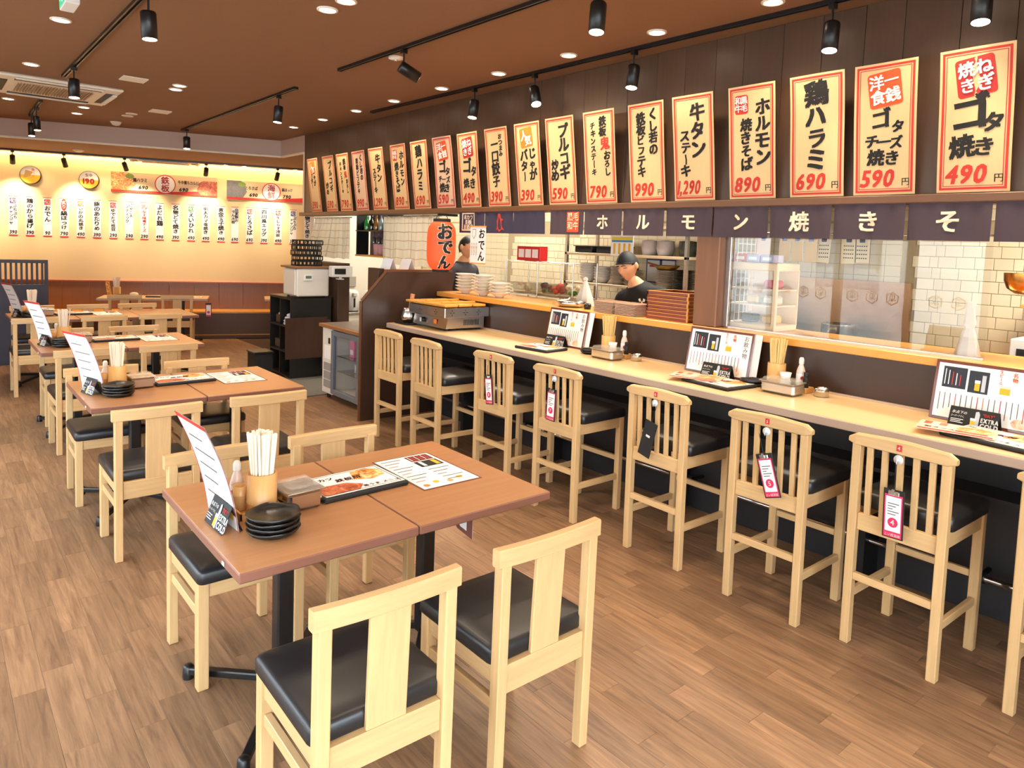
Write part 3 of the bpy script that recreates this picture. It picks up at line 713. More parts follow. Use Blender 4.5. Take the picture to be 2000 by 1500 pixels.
def make_stool():
    t = thing('bar_stool', 'x', 'stool')
    W, RY, FY = .385, -.205, .205
    for s in (-1, 1):
        MB().bar((s*(W/2-.018), RY, 0), (s*(W/2-.018), RY-.008, .885), .036, .038, WOODV, .003, up=(0, 1, 0)).build('rear_leg', t)
        MB().bx((s*(W/2-.02)-.019, FY-.038, 0), (s*(W/2-.02)+.019, FY, .602), WOODV, .003).build('front_leg', t)
        MB().bx((s*(W/2-.02)-.012, RY+.02, .535), (s*(W/2-.02)+.012, FY-.038, .6), WOODY, .002).build('side_apron', t)
        MB().bx((s*(W/2-.02)-.01, RY+.01, .2), (s*(W/2-.02)+.01, FY-.038, .235), WOODY, .002).build('side_stretcher', t)
    MB().bx((-W/2+.04, FY-.03, .535), (W/2-.04, FY-.008, .6), WOODX, .002).build('front_apron', t)
    MB().bx((-W/2+.036, RY-.012, .508), (W/2-.036, RY+.012, .58), WOODX, .003).build('back_rail', t)
    MB().bx((-W/2+.036, RY-.018, .288), (W/2-.036, RY+.006, .32), WOODX, .002).build('rear_stretcher', t)
    MB().bx((-W/2+.04, FY-.03, .315), (W/2-.04, FY-.01, .345), WOODX, .002).build('front_stretcher', t)
    for i in range(5):
        x = -.122+i*.061; MB().bar((x, RY, .575), (x, RY-.012, .885), .024, .016, WOODV, .002, up=(0, 1, 0)).build('back_slat', t)
    mb = MB(); rings = []; hx, hy, m = W/2+.004, .2, 16
    for ins, z in ((.004, .6), (0, .608), (0, .648), (.007, .659), (.02, .664), (.08, .669), (.13, .67)):
        ring = []; r = .024
        for cx, cy, a0 in ((1, 1, 0), (-1, 1, PI/2), (-1, -1, PI), (1, -1, 1.5*PI)):
            for k in range(4):
                a = a0+k*PI/6; ring.append((cx*(hx-ins-r)+r*math.cos(a), .022+cy*(hy-ins-r)+r*math.sin(a), z))
        rings.append(ring)
    vs = [p for r_ in rings for p in r_]
    fs = [(j*m+i, j*m+(i+1) % m, (j+1)*m+(i+1) % m, (j+1)*m+i) for j in range(len(rings)-1) for i in range(m)]+[list(range((len(rings)-1)*m, len(rings)*m))]
    mb.add(vs, fs, LEATHER, True).build('seat_cushion', t, label='black leatherette seat cushion')
    # top rail with rounded ends and a slight dip
    mb = MB(); n = 14; vs = []
    for i in range(n+1):
        u = -1+2*i/n; x = u*(W/2+.016); y = RY-.014; e = max(0, abs(u)-.88)/.12; top = .925-.006*e*e*3+.004*math.cos(u*PI); bot = .872+.010*e*e
        for (dy, z) in ((-.018, bot+.004), (-.018, top-.006), (-.011, top), (.011, top), (.018, top-.006), (.018, bot+.004), (.012, bot), (-.012, bot)):
            vs.append((x, y+dy*(1-.25*e), z))
    fs = [(i*8+k, i*8+(k+1) % 8, (i+1)*8+(k+1) % 8, (i+1)*8+k)[::-1] for i in range(n) for k in range(8)]+[list(range(8)), list(range(n*8, n*8+8))[::-1]]
    mb.add(vs, fs, WOODX).build('top_rail', t)
    return t
chair0 = make_chair(); KIDS[chair0.name] = list(chair0.children); used = [False]
def chair(x, y, rz, label, group=None):
    if not used[0]:
        o = chair0; used[0] = True; o.location = (x, y, 0); o.rotation_euler = (0, 0, rz); o['label'] = label
        if group: o['group'] = group
        return o
    return dup(chair0, (x, y, 0), (0, 0, rz), label, group)
stool0 = make_stool(); KIDS[stool0.name] = list(stool0.children); usedS = [False]
def stool(x, y, rz, label):
    if not usedS[0]:
        usedS[0] = True; stool0.location = (x, y, 0); stool0.rotation_euler = (0, 0, rz); stool0['label'] = label; return stool0
    return dup(stool0, (x, y, 0), (0, 0, rz), label)

# ================================================================== tables
def make_table(top, edge, lx=.6, ly=.85, name='dining_table'):
    """origin on the floor under the centre of the top"""
    t = thing(name, 'x', 'table')
    MB().bx((-lx/2+.001, -ly/2, .668), (lx/2-.001, ly/2, .7), edge, .004).build('edge_band', t)
    MB().bx((-lx/2+.004, -ly/2+.004, .69), (lx/2-.004, ly/2-.004, .7008), top, .001).build('tabletop', t)
    MB().bx((-.03, -.03, .04), (.03, .03, .66), BLACKM, .006).build('column', t)
    MB().bx((-.13, -.18, .655), (.13, .18, .668), BLACKM).build('top_plate', t)
    for sx, sy in ((1, 1), (1, -1), (-1, 1), (-1, -1)):
        e = Vector((sx*.24, sy*.3, .03)); MB().bar((0, 0, .062), e, .03, .026, BLACKM, .004).build('base_arm', t)
        MB().lathe([(.02, 0), (.021, .012), (.019, .045), (.012, .052), (0, .053)], BLACKM, (e.x, e.y, 0), 12).build('foot', t)
    return t
tb0 = make_table(TABLE, TABLE_EDGE); KIDS[tb0.name] = list(tb0.children); usedT = [False]
def table(x, y, label):
    if not usedT[0]: usedT[0] = True; tb0.location = (x, y, 0); tb0['label'] = label; return tb0
    return dup(tb0, (x, y, 0), (0, 0, 0), label)
TY = [2.395, 4.745, 6.885, 9.19]
TN = ['row farthest from yellow wall', 'third row from yellow wall', 'second row from yellow wall', 'long row nearest yellow wall']
for i, ty in enumerate(TY):
    n = 3 if i == 3 else 2
    for k in range(n):
        where = ('window end', 'counter end')[k] if n == 2 else ('window end', 'middle', 'counter end')[k]
        table(.96+.602*k, ty, 'brown laminate pedestal table, %s, %s' % (where, TN[i]))
    gap = .655
    for k in range(n):
        where = ('window end', 'counter end')[k] if n == 2 else ('window end', 'middle', 'counter end')[k]
        jx = random.uniform(-.012, .012)
        cx = (.90, 1.46, 1.99)[k] if n == 3 else (.905, 1.475)[k]
        if i == 3: cx = (.83, 1.42, 1.96)[k]
        chair(cx+jx, ty-.425-.225+(.01 if k else 0), random.uniform(-.02, .02), 'pale chair with back toward the shopfront, %s, %s' % (where, TN[i]))
        yy = {0: 2.98-.2, 1: 5.005, 2: 7.145, 3: 9.45}[i]
        cx = (.92, 1.43)[k] if i == 0 else ((.86, 1.45)[k] if i == 1 else ((.94, 1.49)[k] if i == 2 else (.92, 1.46, 1.99)[k]))
        chair(cx, yy, PI+random.uniform(-.02, .02), 'pale chair with back toward yellow wall, %s, %s' % (where, TN[i]))
# stools along the counter
SY = [5.07, 4.46, 3.73, 3.11, 2.335, 1.68, 1.125, .52]
SX = [2.90, 2.88, 2.95, 2.965, 2.975, 2.96, 3.02, 3.03]
SN = ['beside the dark end panel, no tag', 'second from the dark end panel, no tag', 'with tag eight hung askew, no suction hook', 'with tag seven hanging straight', 'with a black tag turned back to front', 'with tag five hanging aslant', 'with tag four hanging straight', 'without tag past the stool tagged four']
WORDN = {'4': 'four', '5': 'five', '6': 'six', '7': 'seven', '8': 'eight'}
stools = []
for x, y, n in zip(SX, SY, SN):
    stools.append(stool(x+.205, y, -PI/2+random.uniform(-.03, .03), 'tall pale wood bar stool ' + n))
# number plates on stool rails, suction hooks and clip tags
def tagboard(n, num, ang, drop, back=False, hook=True):
    s = stools[n]; rz = s.rotation_euler.z
    base = Vector((s.location.x, s.location.y, 0)); rot = Matrix.Rotation(rz, 4, 'Z')
    at = lambda x, y, z: base + rot @ Vector((x, y, z))
    MB().bx((-.010, -.0018, -.013), (.010, 0, .013), REDPLASTIC).build('number_plate', s, (0, -.2375, .9), label='small red number plate')
    mb = MB(); letters(mb, num, 0, -.007, .02, PAPER, bold=.03, y=-.0025, center=True); mb.build('number', s, (0, -.2375, .9))
    c = at(0.002, -.243, .855)
    if hook:
        h = thing('suction_hook', 'clear round suction hook on the stool tagged %s' % WORDN[num], 'hook', c, rz)
        MB().lathe([(.019, 0), (.018, .004), (.006, .008), (.005, .014), (0, .014)], mat('clear_hook', (215, 218, 222), .15), n=16).build('cup', h, (0, 0, 0), (PI/2, 0, 0))
        MB().tube([(0, -.012, 0), (0, -.018, -.014), (0, -.012, -.02)], .002, STEEL, 6).build('hook_wire', h)
    t = thing('order_tag', ('black clip board tag showing its back on the stool' if back else 'black clip tag with pink card numbered %s on bar stool' % WORDN[num]), 'tag', at(0.002, -.257, .855-drop), rot=(0, 0, 0))
    t.rotation_euler = Euler((0, ang, rz)); 
    MB().bx((-.041, -.004, -.2), (.041, 0, 0), BLACKMAT, .004).build('board', t)
    MB().tube([(0, .0, drop-.01), (.002, -.004, drop*.5), (0, -.003, -.005)], .0016, BLACKMAT, 5).build('cord', t)
    if not back:
        mb = MB().rect(-.035, -.195, .035, -.022, mat('pink_card', (222, 40, 88), .5), -.0046).rect(-.03, -.172, .03, -.03, PAPER, -.005)
        mb.disc(0, -.135, .02, mat('pink_card', (222, 40, 88), .5), -.0055, 20)
        letters(mb, num, 0, -.145, .03, PAPER, bold=.03, y=-.006, center=True)
        for k in range(5): mb.rect(-.022, -.06-.011*k, .022-(k % 3)*.012, -.056-.011*k, INKSOFT, -.0055)
        letters(mb, 'とい居酒屋', 0, -.19, .0125, PAPER, bold=.02, y=-.006, center=True)
        mb.build('card', t, label='pink and white numbered card')
        MB().bx((-.022, -.01, -.024), (.022, -.004, -.006), STEEL, .003).bx((-.006, -.014, -.02), (.006, -.008, .002), STEEL).build('clip', t)
    else:
        MB().bx((-.014, -.005, -.09), (.012, -.004, -.078), WHITE).build('sticker', t)
tagboard(2, '8', -.14, .075, hook=False); tagboard(3, '7', .03, .06); tagboard(4, '6', .25, .10, True); tagboard(5, '5', -.32, .1); tagboard(6, '4', -.03, .12)
KIDS.clear()
# seating by the yellow wall: bench and pale tables
bn = thing('wall_bench', 'long dark bench with orange-brown seat along the yellow wall', 'bench', bw(-5.2, 0, 0), BANG)
MB().bx((0, .02, 0), (7.6, .44, .40), mat('bench_base_wood', (100, 66, 40), .4, noise=.15, nscale=(20, 20, 3))).build('bench_base', bn); MB().bx((0, 0, .40), (7.6, .44, .43), LEDGE, .004).build('bench_seat', bn); MB().bx((0, .005, .05), (7.6, .02, .065), LEDGE).build('plinth_line', bn)
wt0 = make_table(MAPLE, MAPLE_EDGE, .72, .6)
wt0.location = bw(-.82, -.5, 0); wt0.rotation_euler = RB; wt0['label'] = 'pale maple table at the wall bench, end nearest the lattice screen'
dup(wt0, bw(-.1, -.5, 0), RB, 'pale maple table at the wall bench, with a tag on its end')
dup(wt0, bw(1.42, -.5, 0), RB, 'pale maple bench table half hidden behind the black cabinet')
for s_, l in ((-.78, 'pale wood chair at the bench table nearest the lattice screen'), (-.12, 'pale wood chair at the bench table with the tag')):
    c = bw(s_, -.88, 0); o = dup(chair0, (c.x, c.y, 0), (0, 0, BANG), l)
# lattice screen at the far left
ls = thing('lattice_screen', 'blue-black lattice partition screen beside the bench', 'screen', (.2, 10.35, 0), 0)
xs0, xs1 = -.5, .95
mb = MB().bx((xs0, 0, 0), (xs1, .04, .97), SCREENBLUE, .003).build('lower_panel', ls)
MB().bx((xs0, 0, 1.23), (xs1, .04, 1.27), SCREENBLUE, .003).build('top_rail', ls)
for x in (xs0, xs1-.035): MB().bx((x, -.004, .97), (x+.035, .044, 1.23), SCREENBLUE).build('stile', ls)
sm_ = MB().bx((0, .006, .97), (.022, .034, 1.23), SCREENBLUE).mesh('slat')
x = xs0+.08
while x < xs1-.06: put(sm_, 'slat', ls, (x, 0, 0)); x += .052
c = bw(.38, -.48, .62)
t = thing('order_tag', 'black clip tag with pink card hanging at a pale bench table', 'tag', bw(.275, -.82, .64), BANG)
MB().bx((-.041, -.004, -.2), (.041, 0, 0), BLACKMAT, .004).build('board', t); MB().rect(-.035, -.195, .035, -.022, MATS['pink_card'], -.0046).rect(-.03, -.172, .03, -.03, PAPER, -.005).disc(0, -.135, .02, MATS['pink_card'], -.0055, 20).build('card', t)
MB().tube([(0, 0, 0), (0, .03, .03), (0, .05, .055)], .002, BLACKMAT, 5).build('cord', t)

# ================================================================== things on the tables
def bundle(mb, n, r, z0, z1, lean, mt, w=.0078):
    for i in range(n):
        a = random.uniform(0, 2*PI); q = r*math.sqrt(random.random()); b = random.uniform(0, 2*PI); l = lean*random.random()
        p0 = (q*.6*math.cos(a), q*.6*math.sin(a), z0); h = z1-random.random()*.012
        mb.bar(p0, (q*math.cos(a)*1.1+l*math.cos(b), q*math.sin(a)*1.1+l*math.sin(b), h), w, w*.8, mt)
    return mb
_holder = MB().lathe([(.049, 0), (.051, .004), (.05, .035), (.0515, .037), (.05, .04), (.05, .138), (.044, .138), (.044, .01), (0, .01)], BAMBOO, n=22).mesh('bamboo_cup')
def chop_set(x, y, z, where, wood=False, n=46):
    h = put(_holder, 'chopstick_cup', None, (x, y, z), (0, 0, random.random()*6), label='bamboo chopstick cup ' + where, cat='cup')
    bundle(MB(), int(n*1.35), .04, .012, .282, .012, STICKWOOD if wood else STICK).build('chopsticks', None, (x, y, z), label=('bare wooden' if wood else 'paper wrapped')+' chopsticks standing in the bamboo cup ' + where, cat='chopsticks', kind='stuff')
def dish_mesh():
    mb = MB(); n = 26; prof = [(.0, .004), (.045, .004), (.062, .012), (.07, .02), (.0725, .0195), (.066, .009), (.05, .0), (.0, .0)]
    vs = []; fs = []
    for j, (r, z) in enumerate(prof):
        for i in range(n):
            a = 2*PI*i/n; k = 1+.018*math.cos(5*a)+.01*math.cos(9*a+1); vs.append((r*k*math.cos(a), r*k*math.sin(a), z+(.0015*math.cos(5*a+.5) if .06 < r else 0)))
    for j in range(len(prof)-1):
        fs += [(j*n+i, j*n+(i+1) % n, (j+1)*n+(i+1) % n, (j+1)*n+i)[::-1] for i in range(n)]
    return mb.add(vs, fs, BLACKDISH, True).mesh('dish')
_dish = dish_mesh()
ORD = ['lowest', 'second lowest', 'middle', 'second highest', 'topmost']
def dishes(x, y, z, n, where, sc=1.0):
    for i in range(n):
        o = put(_dish, 'side_dish', None, (x, y, z+i*.0135*sc), (0, 0, i*1.9+x), label='black glazed side dish, %s of the stack %s' % (ORD[i] if i < n-1 else 'topmost', where), cat='dish', group='stacked side dishes'); o.scale = (sc, sc, sc)
def steel_box(x, y, z, rz, where, lx=.13, ly=.13, h=.07):
    t = thing('steel_box', 'square steel box with a clear lid ' + where, 'box', (x, y, z), rz)
    mb = MB(); mb.bx((-lx/2, -ly/2, 0), (lx/2, ly/2, h), STEEL, .012); mb.build('body', t)
    MB().bx((-lx/2-.004, -ly/2-.004, h), (lx/2+.004, ly/2+.004, h+.006), FROSTED, .003).bx((-lx/2+.008, -ly/2+.008, h+.006), (lx/2-.008, ly/2-.008, h+.02), FROSTED, .008).build('lid', t)
    MB().bx((-lx/2-.006, -ly/2-.006, h-.002), (lx/2+.006, ly/2+.006, h+.001), STEEL, .001).build('rim', t)
def sauce_bottle(x, y, z, where, red=True, h=.15):
    t = thing('sauce_bottle', 'small %s sauce bottle %s' % ('white capped', where), 'bottle', (x, y, z))
    MB().lathe([(.0, 0), (.022, 0), (.024, .006), (.024, h*.5), (.019, h*.62), (.012, h*.74), (.012, h*.8)], mat('bottle_plastic', (226, 206, 196), .25), n=16).build('body', t)
    MB().lathe([(.014, h*.78), (.014, h*.93), (.009, h), (0, h)], WHITE, n=14).build('cap', t)
    MB().lathe([(.0246, h*.12), (.0246, h*.44)], PAPER, n=16).build('label_band', t)
    MB().disc(0, h*.28, .013, RED, -.0252, 14).build('red_mark', t, rot=(0, 0, math.radians(-38)))
def tent_card(x, y, z, rz, where, lx=.16, h=.085):
    """black beer card folded as a tent, printed side facing -y"""
    t = thing('tent_card', 'black folded beer card reading EXTRA COLD ' + where, 'card', (x, y, z), rz)
    d = .035; a = math.atan2(d, h)
    MB().prism([(-d, 0), (0, h), (d, 0), (d-.003, 0), (0, h-.006), (-d+.003, 0)], lx, BLACKMAT, 'x').warp(lambda p, q, r: (p-lx/2, q, r)).build('folded_card', t)
    mb = MB(); L = h/math.cos(a)
    letters(mb, '氷点下の', -lx*.45, L*.66, L*.17, PAPER, bold=.02, slant=.15); letters(mb, 'スーパードライ。', -lx*.46, L*.47, L*.13, PAPER, bold=.01, sx=.62, slant=.15)
    for k in range(3): mb.rect(-lx*.45, L*(.34-.08*k), -lx*.45+lx*(.26-.05*(k % 2)), L*(.37-.08*k), PAPER, -.001)
    mb.rect(-lx*.05, L*.08, lx*.05, L*.4, GOLD, -.0011); mb.rect(-lx*.055, L*.4, lx*.055, L*.52, PAPER, -.0011)
    mb.poly([(lx*.03, L*.05), (lx*.12, L*.05), (lx*.12, L*.75), (lx*.09, L*.9), (lx*.03, L*.86)], mat('silver_print', (190, 196, 204), .3), -.0009)
    letters(mb, '"DRY"', lx*.18, L*.68, L*.2, RED, bold=.04, sx=.85); letters(mb, 'EXTRA', lx*.15, L*.38, L*.3, PAPER, bold=.05, sx=.7); letters(mb, 'COLD', lx*.15, L*.1, L*.32, PAPER, bold=.05, sx=.82)
    o = mb.build('print', t, (0, -d-.0015, 0), (-a, 0, 0))
def binder(x, y, z, rz, where, lx=.36, ly=.26, th=.018, prt='food'):
    t = thing('menu_binder', 'black covered menu binder with food photos ' + where, 'menu', (x, y, z), rz)
    MB().bx((-lx/2, -ly/2, 0), (lx/2, ly/2, th), BLACKMAT, .005).build('cover', t)
    mb = MB().rect(-lx/2+.012, -ly/2+.012, lx/2-.012, ly/2-.012, PAPER, 0)
    mb.frame(-lx/2+.022, -ly/2+.022, lx/2-.022, ly/2-.022, .003, INK, -.0008)
    mb.poly([(lx*.02, ly*.02), (lx*.2, -ly*.1), (lx*.4, ly*.0), (lx*.42, ly*.26), (lx*.3, ly*.4), (lx*.1, ly*.38)], FOOD, -.001); mb.poly([(-lx*.46, -ly*.4), (-lx*.06, -ly*.4), (lx*.04, -ly*.22), (-lx*.1, -ly*.04), (-lx*.36, -ly*.02), (-lx*.46, -ly*.16)], FOODRED, -.001)
    letters(mb, '串カツ', -lx*.42, ly*.2, ly*.13, INK, bold=.02, y=-.0014); letters(mb, '鉄板焼', -lx*.18, ly*.05, ly*.15, RED, bold=.02, y=-.0014, slant=.2); letters(mb, '激うま メニュー', 0, -ly*.36, ly*.1, RED, bold=.02, y=-.0014)
    mb.build('printed_page', t, (0, 0, th+.0015), FLAT(), label='printed page with food photos')
def placemat(x, y, z, rz, where, lx=.28, ly=.42):
    t = thing('paper_placemat', 'white printed drinks placemat with dark border ' + where, 'placemat', (x, y, z), rz)
    MB().bx((-lx/2, -ly/2, 0), (lx/2, ly/2, .0012), mat('placemat_border', (116, 60, 46), .5)).build('sheet', t)
    mb = MB().rect(-lx/2+.008, -ly/2+.008, lx/2-.008, ly/2-.008, PAPER, 0)
    mb.rect(lx*.02, ly*.08, lx*.42, ly*.26, INK, -.0006); mb.rect(lx*.02, ly*.28, lx*.42, ly*.45, mat('dark_red_print', (110, 30, 24), .6), -.0006)
    mb.rect(lx*.3, ly*.1, lx*.38, ly*.24, GOLD, -.0012); mb.rect(lx*.08, ly*.1, lx*.14, ly*.24, PAPER, -.0012)
    for k in range(6): mb.rect(lx*(.05+.06*k), ly*.3, lx*(.065+.06*k), ly*.43, (PAPER, RED)[k % 2], -.0012)
    for k in range(4): mb.disc(-lx*.36+.05*k*lx*4, -ly*.4+.02*(k % 2), .014, (ORANGE, GOLD, FOOD, GOLD)[k], -.0008, 12)
    for k in range(9): mb.rect(-lx*.42, ly*(.4-.085*k), -lx*.42+lx*(.34-.09*(k % 3)), ly*(.415-.085*k), (INKSOFT, INKSOFT, ORANGE)[k % 3], -.0008)
    for k in range(5): mb.rect(lx*.04, ly*(-.02-.085*k), lx*.04+lx*(.36-.1*(k % 3)), ly*(-.005-.085*k), INKSOFT, -.0008)
    mb.build('print', t, (0, 0, .0016), FLAT())
def leaning_menu(x, y, z, rz, where, h=.36, wd=.28):
    """laminated menu curling back as it leans on the tent card, red edged; faces -y"""
    t = thing('curved_menu', 'white laminated menu sheet with red edge curling upright ' + where, 'menu', (x, y, z), rz)
    cv = lambda a, b, c: (a, b - .04*(c/h)-.07*(c/h)**2, c)
    mb = MB(); n = 14
    for i in range(n):
        z0, z1 = h*i/n, h*(i+1)/n; mb.rect(-wd/2, z0, wd/2, z1, PAPER, 0)
    mb.warp(cv).build('sheet', t)
    mb = MB()
    for i in range(n):
        z0, z1 = h*i/n, h*(i+1)/n; mb.rect(-wd/2, z0, -wd/2+.005, z1, RED, -.0012); mb.rect(wd/2-.005, z0, wd/2, z1, RED, -.0012)
        if 1 < i < n-2 and i % 2: mb.rect(-wd*.35, z0, wd*(.3-.2*(i % 3)/2), z0+.006, INKSOFT, -.0012); 
    mb.rect(-wd/2, h-.016, wd/2, h, RED, -.0012); mb.rect(wd*.2, .03, wd*.4, .07, GOLD, -.0014); mb.warp(cv).build('print', t)
    mb = MB()
    for i in range(n): mb.rect(-wd/2, h*i/n, wd/2, h*(i+1)/n, PAPER, 0)
    mb.warp(lambda a, b, c: (cv(a, b, c)[0], cv(a, b, c)[1]+.0015, c)).build('back_sheet', t)
def caddy(x, y, z, where):
    t = thing('condiment_tray', 'low orange wooden condiment tray ' + where, 'tray', (x, y, z))
    lx, ly = .15, .24; MB().bx((-lx/2, -ly/2, 0), (lx/2, ly/2, .006), TRAYWOOD).build('base', t)
    for a, b in (((-lx/2, -ly/2), (lx/2, -ly/2+.007)), ((-lx/2, ly/2-.007), (lx/2, ly/2)), ((-lx/2, -ly/2), (-lx/2+.007, ly/2)), ((lx/2-.007, -ly/2), (lx/2, ly/2))):
        MB().bx((*a, .004), (*b, .03), TRAYWOOD, .001).build('side', t)
TS = ['on row farthest from yellow wall', 'on third row from yellow wall', 'on second row from yellow wall', 'on row nearest yellow wall']
for i, ty in enumerate(TY):
    ox, oy, z = .66, ty-.425, .7012; w_ = TS[i]
    dy = 0 if i == 0 else .06
    caddy(ox+.2, oy+.48+dy, z, w_)
    chop_set(ox+.215, oy+.41+dy, z+.0065, w_, n=46 if i < 2 else 36)
    cup = MB().lathe([(.024, 0), (.025, .003), (.024, .05), (.0252, .052), (.024, .055), (.024, .085), (.021, .085), (.021, .01), (0, .01)], BAMBOO, n=18).build('spoon_cup', None, (ox+.16, oy+.47+dy, z+.0065), label='short bamboo cup beside the sauce bottle ' + w_, cat='cup')
    sauce_bottle(ox+.175, oy+.545+dy, z+.0065, w_)
    MB().lathe([(0, 0), (.017, 0), (.018, .06), (.012, .08), (.012, .1), (0, .101)], BLACKMAT, n=14).build('pepper_bottle', None, (ox+.232, oy+.52+dy, z+.0065), label='small black pepper bottle ' + w_, cat='bottle')
    dishes(ox+.185, oy+.225+dy*.8, z, 4, w_, 1.18)
    steel_box(ox+.345, oy+.41+dy, z, .06, w_)
    binder(ox+.6, oy+.49+dy, z, .04, w_, .36, .25)
    placemat(ox+.935, oy+.49+dy*.5, z, 0, w_)
    br = (.05, .28, .28, .25)[i]
    tent_card(ox+.075, oy+.375+dy*.7, z, -PI/2+br*.6, w_)
    leaning_menu(ox+.09, oy+.43+dy*.7, z, -PI/2+br, w_)
    MB().bx((-.003, -.009, -.006), (0, .009, .006), WHITE, .001).build('table_sticker', None, (ox-.0005, oy+.13, .684), label='tiny white sticker on the edge of ' + TN[i], cat='sticker')
# things on the bench tables
c = bw(-.98, -.4, .7012); chop_set(c.x, c.y, c.z, 'on the bench table', n=30)
c = bw(-.75, -.45, .7012); t = thing('sugar_bowl', 'round white lidded pot on the bench table', 'pot', c); MB().lathe([(0, 0), (.05, 0), (.062, .025), (.055, .05), (.03, .062), (0, .065)], CERAMIC, n=20).build('bowl', t)
c = bw(-.9, -.55, .7012); dishes(c.x, c.y, c.z, 2, 'on the bench table', 1.1)
c = bw(-1.08, -.45, .7012); t = thing('menu_stand', 'brown menu sheet standing upright on the bench table', 'menu', c, BANG+.9); MB().box((0, 0, .11), (.07, .008, .22), FOOD, 0, Matrix.Rotation(-.2, 3, 'X')).build('sheet', t)
c = bw(-.42, -.5, .7012); binder(c.x, c.y, c.z, BANG, 'on the bench table', .33, .2)
c = bw(.0, -.5, .7012); placemat(c.x, c.y, c.z, BANG+PI/2, 'on the bench table', .25, .36)

# ================================================================== posters above the counter
POST = [
 (8.598, 'k', ('人気', ORANGE, 1), [('じゃが', .03, .22, .082), ('バター', -.05, .15, .066)], '390'),
 (8.151, 'k', None, [('プルコギ', .045, .27, .098), ('炒め', -.07, .02, .08)], '590'),
 (7.764, 'k', None, [('鉄板', .045, .27, .068), ('*鬼', .055, .13, .085), ('おろし', .075, .04, .06), ('チキンステーキ', -.055, .24, .056)], '790'),
 (7.372, 'p', None, [('くし若の', .06, .29, .076), ('鉄板ビフテキ', -.04, .26, .072)], '990'),
 (6.953, 'k', None, [('牛タン', .035, .27, .11), ('ステーキ', -.06, .12, .07)], '1,290'),
 (6.501, 'k', ('黒毛和牛', RED, 0), [('ホルモン', .07, .26, .092), ('焼きそば', -.04, .15, .08)], '890'),
 (6.098, 'k', None, [('鶏ハラミ', .0, .29, .118)], '690'),
 (5.68, 'p', ('一銭洋食', mat('vermilion_ink', (228, 86, 34), .6), 2), [('ゴ', -.015, .11, .112), ('タ', .065, .045, .07), ('チーズ', None, -.048, .066), ('焼き', None, -.128, .084)], '590'),
 (5.276, 'k', ('ねぎ焼き', mat('crimson_ink', (186, 44, 36), .6), 2), [('ゴ', -.025, .115, .15), ('タ', .075, .03, .085), ('焼き', None, -.1, .1)], '490'),
 (4.858, 'k', None, [('おつまみ', .06, .28, .05), ('一口餃子', -.02, .25, .11)], '390'),
 (4.447, 'k', ('人気', ORANGE, 1), [('じゃが', .05, .13, .09), ('バター', -.05, .12, .09)], '390'),
 (4.061, 'k', None, [('プルコギ', .04, .28, .108), ('炒め', -.07, .02, .09)], '590'),
 (3.651, 'k', None, [('鉄板', .04, .29, .074), ('*鬼', .055, .14, .09), ('おろし', .075, .04, .062), ('チキンステーキ', -.06, .26, .06)], '790'),
 (3.214, 'k', None, [('くし若の', .065, .29, .08), ('鉄板ビフテキ', -.045, .27, .076)], '990'),
 (2.828, 'k', None, [('牛タン', .035, .28, .118), ('ステーキ', -.06, .12, .078)], '1,290'),
 (2.411, 'k', ('黒毛和牛', RED, 0), [('ホルモン', .075, .25, .1), ('焼きそば', -.035, .145, .08)], '890'),
 (2.011, 'k', None, [('鶏ハラミ', .0, .29, .125)], '690'),
 (1.647, 'k', ('一銭洋食', MATS['vermilion_ink'], 2), [('ゴ', -.015, .11, .115), ('タ', .065, .045, .072), ('チーズ', None, -.048, .068), ('焼き', None, -.128, .086)], '590'),
 (1.239, 'k', ('ねぎ焼き', MATS['crimson_ink'], 2), [('ゴ', -.025, .115, .155), ('タ', .075, .03, .088), ('焼き', None, -.102, .102)], '490')]
PNAME = {'390': 'three hundred ninety'}
LEAN = math.radians(7.4)
DISH = ['potato butter', 'bulgogi stir-fry', 'oni-oroshi chicken steak', 'kushiwaka beefsteak', 'beef tongue steak', 'offal fried noodles', 'chicken harami', 'cheese gota pancake', 'leek gota pancake', 'bite-size dumplings']
DISHI = [0, 1, 2, 3, 4, 5, 6, 7, 8, 9, 0, 1, 2, 3, 4, 5, 6, 7, 8]
seenp = {}
